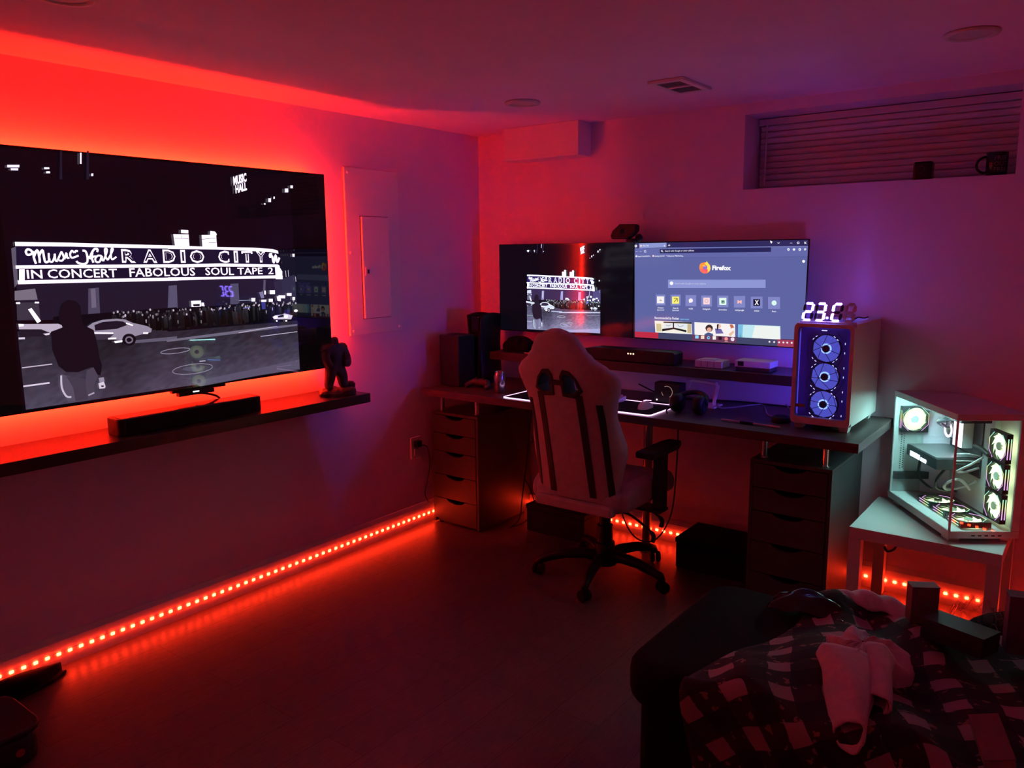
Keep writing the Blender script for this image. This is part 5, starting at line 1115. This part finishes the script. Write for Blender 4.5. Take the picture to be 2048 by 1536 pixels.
MB().lathe([(.028, .085), (.052, .087), (.050, .18), (.041, .185), (.040, .27), (.030, .275), (.029, .372)], (0, 0, 0), 24).build('gas_lift', 'black_plastic', ch)
MB().lathe([(.030, .060), (.062, .068), (.064, .118), (.045, .128)], (0, 0, 0), 24).build('hub', 'black_plastic', ch)
wm = MB(); 
for s in (-1, 1): wm.lathe([(.006, s * .006), (.027, s * .006), (.0285, s * .010), (.0285, s * .022), (.024, s * .026), (.001, s * .026)], (0, 0, .0290), 18, 'y')
wmm = wm.mesh('caster'); wmm.materials.append(MATS['rubber'])
for k in range(5):
    a = R(-76 + 72 * k); c, s_ = math.cos(a), math.sin(a)
    lg = MB().tube([(c * r, s_ * r, z) for r, z in ((.03, .100), (.10, .118), (.20, .112), (.28, .095), (.325, .078), (.338, .058))], [.030, .028, .025, .023, .021, .016], 10).build('leg', 'black_plastic', ch, smooth=True)
    o = bpy.data.objects.new('caster', wmm); COL.objects.link(o); o.parent = lg; o.location = (c * .338, s_ * .338, 0); o.rotation_euler = (0, 0, a + R(60))

# ---------------------------------------------------------------- white side table and glass case on it
TX0, TX1, TY0, TY1, TZ = 2.466, 3.026, -.552, -.020, .470
tb = thing('side_table', 'low white square side table against the back wall', 'table', (2.75, -.29, 0))
MB().box(TX0, TY0, TZ - .05, TX1, TY1, TZ).build('table_top', 'white_matt', tb, .0015)
for x in (TX0, TX1 - .05):
    for y in (TY0, TY1 - .05): MB().box(x, y, 0, x + .05, y + .05, TZ - .0505).build('leg', 'white_matt', tb, .001)
tag(MB().tube(spline([(2.585, -.12, TZ - .055), (2.59, -.13, .34), (2.575, -.14, .27), (2.545, -.15, .25), (2.53, -.15, .27)], 6), .006, 8).build('cable', 'cord', smooth=True), 'thick black cable drooping under the white side table', 'cable')
CW, CD, CH = .275, .560, .525
gc = thing('glass_case', 'white computer case with glass sides and rainbow fans', 'computer', (2.835, -.530, TZ + .0005), R(35), local=True)
fr = MB()
fr.box(0, 0, .018, CW, CD, .048).box(0, 0, CH - .026, CW, CD, CH)                                   # floor and roof frames
fr.box(CW - .030, 0, .048, CW, .012, CH - .026).box(0, CD - .012, .048, .010, CD, CH - .026).box(CW - .012, .012, .048, CW, CD - .012, CH - .026)
fr.build('frame', 'white_matt', gc, .002)
MB().box(.010, CD - .010, .048, CW - .012, CD - .002, CH - .026).build('rear_panel', 'case_inner', gc)
MB().box(0, 0, .048, .007, .007, CH - .026).build('corner_post', 'white_matt', gc)
for y in (.02, CD - .09):
    for x in (.012, CW - .06): MB().box(x, y, 0, x + .045, y + .06, .0178).build('foot', 'white_matt', gc, .003)
MB().box(.0015, .010, .0485, .005, CD - .0125, CH - .0265).build('side_glass', 'clear_glass', gc)
MB().box(.010, .0015, .0485, CW - .0305, .005, CH - .0265).build('front_glass', 'clear_glass', gc)
for k in range(5): MB().box(.09 + k * .026, -.0006, .028, .104 + k * .026, -.0001, .033).build('front_port', 'rubber', gc)
MB().box(CW - .040, .16, .060, CW - .0125, CD - .012, CH - .04).build('board_tray', 'case_inner', gc, .001)
MB().box(CW - .046, .23, .20, CW - .0405, .53, .455).build('motherboard', 'board_dark', gc)
for k in range(2):
    for i in range(16): 
        if k == 0 and i == 0: pm = MB().box(-.0022, -.0006, -.0022, .0022, .0006, .0022).mesh('vent_hole'); pm.materials.append(MATS['rubber'])
        o = place('vent_hole', pm, None, gc); o.location = (.040 + k * .012, CD - .0105, .16 + i * .0105 + k * .004)
MB().box(.012, CD - .03, .112, .20, CD - .0105, .145).build('slot_cover', 'board_dark', gc)
# fans, facing local +z, shared meshes
def oct_(r, k=.42): return [(r, r * k), (r * k, r), (-r * k, r), (-r, r * k), (-r, -r * k), (-r * k, -r), (r * k, -r), (r, -r * k)]
o8 = oct_(.060); hole = [(.0545 * math.cos(R(22.5 + 45 * i / 4)), .0545 * math.sin(R(22.5 + 45 * i / 4))) for i in range(32)]
ffm = MB(); sq = []
for i in range(32):
    a = R(22.5 + 45 * i / 4); c, s = math.cos(a), math.sin(a); k = .060 / max(abs(c), abs(s)); sq.append((c * k, s * k))
ffm.add([(x, y, z) for z in (-.012, .012) for x, y in sq] + [(x, y, z) for z in (-.012, .012) for x, y in hole],
        [(32 + i, 32 + (i + 1) % 32, 96 + (i + 1) % 32, 96 + i) for i in range(32)] + [(i, 64 + i, 64 + (i + 1) % 32, (i + 1) % 32) for i in range(32)] + [(i, (i + 1) % 32, 32 + (i + 1) % 32, 32 + i) for i in range(32)] + [(64 + i, 96 + i, 96 + (i + 1) % 32, 64 + (i + 1) % 32) for i in range(32)])
ffm = ffm.mesh('fan'); ffm.materials.append(MATS['black_plastic'])
rtm = MB()
for q in range(9):
    a0 = R(q * 40); pts = []
    for i in range(5):
        r = .017 + .036 * i / 4; s = .45 * i / 4; pts += [(r, a0 + s), (r, a0 + s + .73)]
    rtm.add([(r * math.cos(a), r * math.sin(a), (.006 if j % 2 else -.003)) for j, (r, a) in enumerate(pts)], [(2 * i, 2 * i + 1, 2 * i + 3, 2 * i + 2) for i in range(4)])
rtm = rtm.mesh('blades'); rtm.materials.append(MATS['fan_rainbow'])
hbm = MB().lathe([(.0005, .009), (.016, .009), (.018, .004), (.018, -.010), (.0005, -.010)], (0, 0, 0), 24).mesh('hub'); hbm.materials.append(MATS['hub_green'])
bdm = MB().lathe([(.0005, -.0105), (.0545, -.0105), (.0545, -.009), (.0005, -.009)], (0, 0, 0), 32).mesh('light_disc'); bdm.materials.append(MATS['fan_rainbow_back'])
lnm = MB()
for i0 in (7, 3): 
    P8 = oct_(.0575); seq = [P8[(i0 + j) % 8] for j in range(2)]; e0 = P8[(i0 - 1) % 8]; e1 = P8[(i0 + 2) % 8]
    a_ = [tuple(Vector(seq[0]).lerp(Vector(e0), .85)), seq[0], seq[1], tuple(Vector(seq[1]).lerp(Vector(e1), .85))]
    lnm.tube([(x, y, .0126) for x, y in a_], .0014, 5)
lnm = lnm.mesh('light_line'); lnm.materials.append(MATS['line_rainbow'])
brm = MB()
for dz in (-.006, .005):
    for sgn in (-1, 1): brm.add([(sgn * .0602, -.042, dz - .002), (sgn * .0602, .042, dz - .002), (sgn * .0602, .042, dz + .002), (sgn * .0602, -.042, dz + .002), (sgn * .0612, -.042, dz - .002), (sgn * .0612, .042, dz - .002), (sgn * .0612, .042, dz + .002), (sgn * .0612, -.042, dz + .002)], [(0, 1, 2, 3), (7, 6, 5, 4), (0, 4, 5, 1), (1, 5, 6, 2), (2, 6, 7, 3), (3, 7, 4, 0)])
brm = brm.mesh('side_light'); brm.materials.append(MATS['line_rainbow'])
def fan(loc, zax, xax, label=None):
    z = Vector(zax).normalized(); x = Vector(xax).normalized(); y = z.cross(x)
    f = bpy.data.objects.new('fan', ffm); COL.objects.link(f); f.parent = gc
    f.matrix_basis = Matrix(((x.x, y.x, z.x, loc[0]), (x.y, y.y, z.y, loc[1]), (x.z, y.z, z.z, loc[2]), (0, 0, 0, 1)))
    for nme, m_ in (('blades', rtm), ('hub', hbm), ('light_disc', bdm), ('light_line', lnm), ('side_light', brm)):
        o = bpy.data.objects.new(nme, m_); COL.objects.link(o); o.parent = f
    return f
for k in range(3):
    fan((CW - .055, .082, .130 + k * .124), (-1, 0, 0), (0, -1, 0))          # side fans beside the front glass
    fan((.120, .085 + k * .126, .0645), (0, 0, 1), (-1, 0, 0))                # floor fans
    fan((.112, .130 + k * .126, CH - .0395), (0, 0, -1), (-1, 0, 0))          # roof fans
fan((.085, CD - .026, .395), (0, -1, 0), (1, 0, 0))                            # rear fan
MB().box(.016, .05, CH - .0295, .036, CD - .06, CH - .0265).build('light_bar', 'added_case_light', gc)  # bar added out of sight under the roof to light interior and table
# graphics card, pump, memory, cables
gp = MB().box(.050, .235, .235, CW - .047, .515, .285).build('graphics_card', 'board_dark', gc, .004)
MB().box(.0485, .385, .240, .0497, .475, .262).build('light_bar', 'bar_blue', gp); MB().box(.0485, .325, .240, .0497, .375, .256).build('light_bar', 'bar_blue', gp)
MB().box(.052, .245, .2855, CW - .05, .50, .288).build('backplate', 'grey_metal', gp)
pp = MB().lathe([(.036, 0), (.038, .010), (.038, .048), (.030, .055), (.001, .055)], (0, 0, 0), 28).xf(Matrix.Translation((CW - .047, .40, .375)) @ Matrix.Rotation(R(-90), 4, 'Y')).build('pump', 'pump_grey', gc, smooth=False)
MB().lathe([(.024, .0555), (.034, .0555), (.034, .058), (.024, .058)], (0, 0, 0), 28, close=False).xf(Matrix.Translation((CW - .047, .40, .375)) @ Matrix.Rotation(R(-90), 4, 'Y')).build('pump_ring', 'ring_white', pp)
for k, y in enumerate((.30, .318, .336, .354)):
    mmo = MB().box(CW - .092, y, .315, CW - .047, y + .008, .450).build('memory_stick', 'white_matt', gc); MB().box(CW - .100, y, .318, CW - .0925, y + .008, .447).build('memory_light', 'ring_white', mmo)
for pts, m, r in (([(.16, .38, .40), (.12, .30, .44), (.10, .22, .47), (.12, .16, .478)], 'board_dark', .009), ([(.17, .42, .39), (.11, .36, .42), (.09, .27, .45), (.10, .20, .476)], 'pump_grey', .012),
                  ([(.20, .24, .15), (.14, .22, .20), (.10, .25, .17), (.13, .29, .135), (.19, .28, .15), (.21, .22, .19)], 'white_cord', .006), ([(.22, .20, .30), (.15, .16, .28), (.12, .20, .24), (.17, .23, .23), (.22, .22, .25)], 'white_cord', .005),
                  ([(.11, .27, .236), (.07, .26, .19), (.09, .29, .14), (.18, .31, .12)], 'cord', .006), ([(.20, .12, .33), (.20, .19, .345), (.21, .25, .34)], 'cord', .010), ([(.06, .40, .236), (.06, .40, .16), (.10, .36, .115)], 'cord', .006)):
    MB().tube(spline(pts, 6), r, 8).build('inner_cable', m, gc, smooth=True)
for k in range(4): MB().tube(spline([(.215, .215, .265 + k * .012), (.16, .20, .27 + k * .015), (.12, .235, .262 + k * .014)], 6), .004, 6).build('inner_cable', 'white_cord' if k % 2 else 'cord', gc, smooth=True)

# ---------------------------------------------------------------- window ledge
mg = thing('mug', 'black mug with faded lettering on the window ledge', 'mug', (2.80, .10, WZ0))
mx, my = 2.822, .095
MB().lathe([(.001, .0005), (.038, .0005), (.041, .004), (.042, .100), (.0405, .102), (.0385, .100), (.037, .008), (.001, .007)], (mx, my, WZ0), 32, close=False).build('body', 'mug_black', mg, smooth=True)
MB().tube([(mx - .041 - .036 * math.sin(R(a)), my - .002, WZ0 + .053 + .034 * math.cos(R(a))) for a in range(0, 181, 12)], .0055, 8).build('handle', 'mug_black', mg, smooth=True)
for j, s in enumerate(('FREE', 'OUT', 'FREE')):
    vs, fs = text_mesh(s, .01); k = .017 / CAP; b = MB()
    a0 = R(-72)
    b.add([(mx + .0426 * math.cos(a0 + (x * k - .020) / .0426 * 1.0), my + .0426 * math.sin(a0 + (x * k - .020) / .0426), WZ0 + .068 - j * .024 + y * k) for x, y in vs], fs); b.build('lettering', 'mug_print', mg, fix=False)
jr = thing('jar', 'short dark square jar on the window ledge left of the mug', 'jar', (2.54, .08, WZ0))
MB().prism(rrect(2.500, .045, 2.578, .115, .012), 'z', WZ0 + .0005, WZ0 + .076).build('body', 'mug_black', jr, .003)
MB().tube([(2.530 + .018 * math.cos(R(a)), .0440, WZ0 + .046 + .016 * math.sin(R(a))) for a in range(-100, 101, 12)], .0008, 5).build('emblem', 'mug_print', jr)
MB().prism(rrect(2.503, .048, 2.575, .112, .012), 'z', WZ0 + .0763, WZ0 + .082).build('lid', 'mug_black', jr, .002)

# ---------------------------------------------------------------- sofa corner in the foreground
sf = thing('sofa', 'black upholstered sofa seat in the right foreground', 'sofa', (3.0, -1.7, 0))
MB().prism(rrect(2.205, -2.07, 4.10, -1.345, .10, 6), 'z', .300, .448).build('seat_cushion', 'sofa_fabric', sf, .045, 4, True)
MB().prism(rrect(2.245, -2.035, 4.10, -1.375, .05, 5), 'z', .045, .2995).build('base', 'sofa_fabric', sf, .012, 2)
for x in (2.30, 4.0):
    for y in (-1.98, -1.43): MB().cyl((x, y, 0), (x, y, .0448), .022, .028, 12).build('foot', 'black_plastic', sf)
cu = MB()
def cuf(u, v):
    a = v * 6.28318; t = u * 2 - 1; k = (1 - abs(t) ** 5) ** .5 * .999 + .001
    return (3.40 + t * .47, -1.20 + .13 * k * math.copysign(abs(math.cos(a)) ** .7, math.cos(a)), .255 + .255 * k * math.copysign(abs(math.sin(a)) ** .7, math.sin(a)))
tag(cu.grid(cuf, 24, 24).build('bolster', 'sofa_fabric', smooth=True), 'long black bolster standing behind the sofa', 'cushion')
# blanket draped over the sofa, over its front edge
def bump(x, y): 
    return .018 * math.sin(7.1 * x + 3 * y) * math.sin(5.3 * y - 1) + .012 * math.sin(15 * x - 9 * y + 1) + .010 * math.sin(11 * y + 19 * x) + .006 * math.sin(31 * x + 17 * y)
def zb(x, y): return .485 + bump(x, y) + .05 * math.exp(-((x - 2.64) ** 2 + (y + 1.42) ** 2) / .008)
def rest(x, y, r): return max(zb(x + i * r / 3, y + j * r / 3) for i in range(-3, 4) for j in range(-3, 4)) + .0055
def blk(u, v):
    x = 2.505 + u * 1.20 + .05 * math.sin(v * 7) * (1 - u) - .10 * (1 - u) * (v - .4); s = v * 1.02
    if s < .72: y = -1.36 - s; z = .449 + .036 + bump(x, y) * (1.0 if s > .06 else .6)
    else:
        a = min(1.0, (s - .72) / .09); y = -2.08 - .045 * math.sin(a * 1.5708) - .012 * math.sin(14 * x); z = .485 + bump(x, -2.08) * (1 - .5 * a) - .05 * (1 - math.cos(a * 1.5708)) - max(0, s - .80)
    e = min(u * 14, 1); z = .452 + (z - .452) * (.35 + .65 * e) if s < .72 else z
    return (x, y, z + .05 * math.exp(-((x - 2.64) ** 2 + (y + 1.42) ** 2) / .008))
nb = MB().grid(blk, 80, 72); me = nb.mesh('blanket', False); uvl = me.uv_layers.new(name='UVMap')
for pg in me.polygons:
    for li, vi in zip(pg.loop_indices, pg.vertices): uvl.data[li].uv = ((vi % 81) / 80 * 1.20, (vi // 81) / 72 * 1.02)
tag(place('blanket', me, 'blanket', None, smooth=True, solid=.008), 'dark patterned blanket with pale squares rumpled over the sofa', 'blanket')
# pale towel crumpled on the blanket
def twl(cx, cy, z0, L, W, ang, amp, ph):
    def f(u, v):
        a = (u - .5) * W; b = (v - .5) * L; k = math.sin(u * math.pi) ** .5
        h = z0 + amp * (.55 * k + .22 * math.sin(u * 11 + ph + 3 * v) * k + .20 * math.sin(v * 9 + ph * 2 + 2 * u) * k)
        a *= 1 + .25 * math.sin(v * 5 + ph); c, s = math.cos(ang), math.sin(ang)
        y = cy + a * s + b * c; 
        if y < -2.09: h -= (-2.09 - y) * 1.6; y = -2.09 - (-2.09 - y) * .35
        return (cx + a * c - b * s, y, h)
    return f
tw_ = thing('towel', 'pale pink-white towel crumpled on the blanket', 'towel', (2.80, -1.86, .48))
def bunch(u, v):
    a = u * 6.28318; k = math.sin(max(.02, v) * 1.5708); r = 1 + .16 * math.sin(3 * a + 1) + .10 * math.sin(7 * a + 9 * v) + .05 * math.sin(13 * a - 5 * v)
    return (2.815 + .105 * k * r * math.cos(a), -1.80 + .125 * k * r * math.sin(a), .487 + .085 * max(0, math.cos(v * 1.5708)) ** .6 * (1 + .22 * math.sin(5 * a + 8 * v) * k) + .012 * math.sin(17 * u * 6.28 + 6 * v) * k * (1 - v))
MB().grid(bunch, 64, 18).build('bunched_end', 'towel', tw_, smooth=True)
def sleeve(cx0, cy0, cx1, cy1, z0, z1, w0, w1, t0, t1, ph):
    def f(u, v):
        a = u * 6.28318; c = cx0 + (cx1 - cx0) * v; y = cy0 + (cy1 - cy0) * v; z = z0 + (z1 - z0) * (v ** 1.6); w = w0 + (w1 - w0) * v; t = t0 + (t1 - t0) * v
        r = 1 + .09 * math.sin(3 * a + ph + 4 * v) + .05 * math.sin(6 * a + 7 * v)
        return (c + w * r * math.cos(a) + .30 * t * math.sin(a), y + .35 * t * math.sin(a) - .4 * w * math.cos(a) * v, z + t * r * math.sin(a))
    return f
MB().grid(sleeve(2.790, -1.87, 2.872, -2.135, .540, .485, .078, .034, .034, .034, .4), 32, 20).build('hanging_fold', 'towel', tw_, solid=.005, smooth=True)
MB().grid(sleeve(2.850, -1.82, 2.905, -2.02, .545, .520, .044, .030, .036, .024, 2.0), 28, 16).build('side_fold', 'towel', tw_, solid=.005, smooth=True)
tag(MB().grid(lambda u, v: (2.60 + u * .28, -1.40 + v * .10, .478 + .050 * math.sin(u * 3.14) ** .6 * math.sin(.3 + v * 2.6) + .006 * math.sin(u * 21 + v * 9)), 24, 12).build('cloth', 'towel', solid=.004, smooth=True), 'pale folded cloth at the far edge of the blanket', 'cloth')
# boxes and wrapping on the sofa
def obox(name, label, c, size, rz, m, lid=None, tilt=(0, 0)):
    t = thing(name, label, 'box', c, rz, local=True); M_ = Matrix.Rotation(tilt[0], 4, 'X') @ Matrix.Rotation(tilt[1], 4, 'Y')
    w, d, h = size; MB().box(-w / 2, -d / 2, 0, w / 2, d / 2, h).xf(M_).build('carton', m, t, .002)
    MB().box(-w / 2 - .0008, -d / 2 - .0008, h + .0004, w / 2 + .0008, d / 2 + .0008, h + .003).xf(M_).build('flap', lid or m, t, .0008)
    return t
obox('carton_box', 'upright brown carton on the far edge of the blanket', (2.900, -1.455, rest(2.90, -1.455, .045)), (.078, .045, .112), R(30), 'card')
obox('carton_box', 'flat black box leaning before the plastic wrapping', (3.015, -1.56, rest(3.015, -1.56, .08) + .006), (.17, .10, .055), R(-18), 'card_dark', tilt=(R(-4), 0))
obox('carton_box', 'tall dark violet box cut by the right image edge', (3.215, -1.475, rest(3.215, -1.475, .09)), (.20, .05, .165), R(16), 'card_grey')
gb = obox('carton_box', 'glossy pale carton lying open at the bottom right corner', (3.150, -2.01, rest(3.15, -2.01, .05) + .008), (.062, .125, .034), R(24), 'carton_gloss', 'card', tilt=(R(18), R(-14)))
def filmf(u, v):
    x = 2.965 + u * .145; y = -1.475 + v * .10 - .02 * u
    return (x, y, .515 + .10 * (math.sin(u * 2.2 + .3) * math.sin(.5 + v * 1.9)) + .012 * math.sin(u * 23 + v * 7) + .010 * math.sin(u * 9 - v * 19))
tag(MB().grid(filmf, 30, 18).build('plastic_wrap', 'film', smooth=False), 'clear crinkled plastic wrapping between the boxes', 'wrapping')
def bagf(u, v):
    return (2.46 + u * .24, -1.40 - v * .14, .470 + .062 * math.sin(.25 + u * 2.6) * math.sin(.3 + v * 2.6) + .005 * math.sin(u * 13 + 8 * v) + .003 * math.sin(v * 17 + u * 5))
tag(MB().grid(bagf, 26, 20).build('plastic_bag', 'black_gloss', solid=.002, smooth=True), 'shiny black plastic bag at the back left of the blanket', 'bag')
# ---------------------------------------------------------------- dark things at the lower left
sp = thing('slipper', 'dark pointed slipper against the baseboard at lower left', 'slipper', (.11, -2.93, 0))
def slip(u, v):
    t = v; a = u * 6.28318; w = (.050 - .012 * math.cos(t * 6.28)) * (1 if t < .6 else max(.12, 1 - ((t - .6) / .4) ** 2 * .85)); h = .075 - .035 * t
    return (.105 - .055 * (t - .2) + w * math.copysign(abs(math.cos(a)) ** .8, math.cos(a)), -3.08 + .335 * t, .002 + max(0, h * .5 + h * .5 * math.copysign(abs(math.sin(a)) ** .8, math.sin(a))))
s_ = MB().grid(slip, 20, 16); s_.f += [tuple(range(19, -1, -1)), tuple(range(16 * 21, 16 * 21 + 20))]; s_.build('upper', 'sofa_fabric', sp, smooth=True)
MB().prism([(.055, -3.09), (.15, -3.09), (.16, -2.95), (.125, -2.80), (.085, -2.735), (.05, -2.78), (.04, -2.95)], 'z', .0005, .014).build('sole', 'rubber', sp, .003)
bn = thing('storage_bin', 'dark rounded bin cut by the lower left corner', 'bin', (.45, -3.19, 0))
MB().prism(rrect(.31, -3.36, .595, -3.03, .06, 6), 'z', .001, .105).build('body', 'card_dark', bn, .02, 3, True)
MB().prism(rrect(.30, -3.37, .605, -3.02, .065, 6), 'z', .1055, .130).build('lid', 'card_dark', bn, .01, 3, True)
MB().lathe([(.001, 0), (.012, 0), (.014, .002), (.001, .002)], (.5955, -3.10, .055), 12, 'x').build('badge_or_glint', 'red_glint', bn)  # red reflection on the bin, put in as a small coloured disc
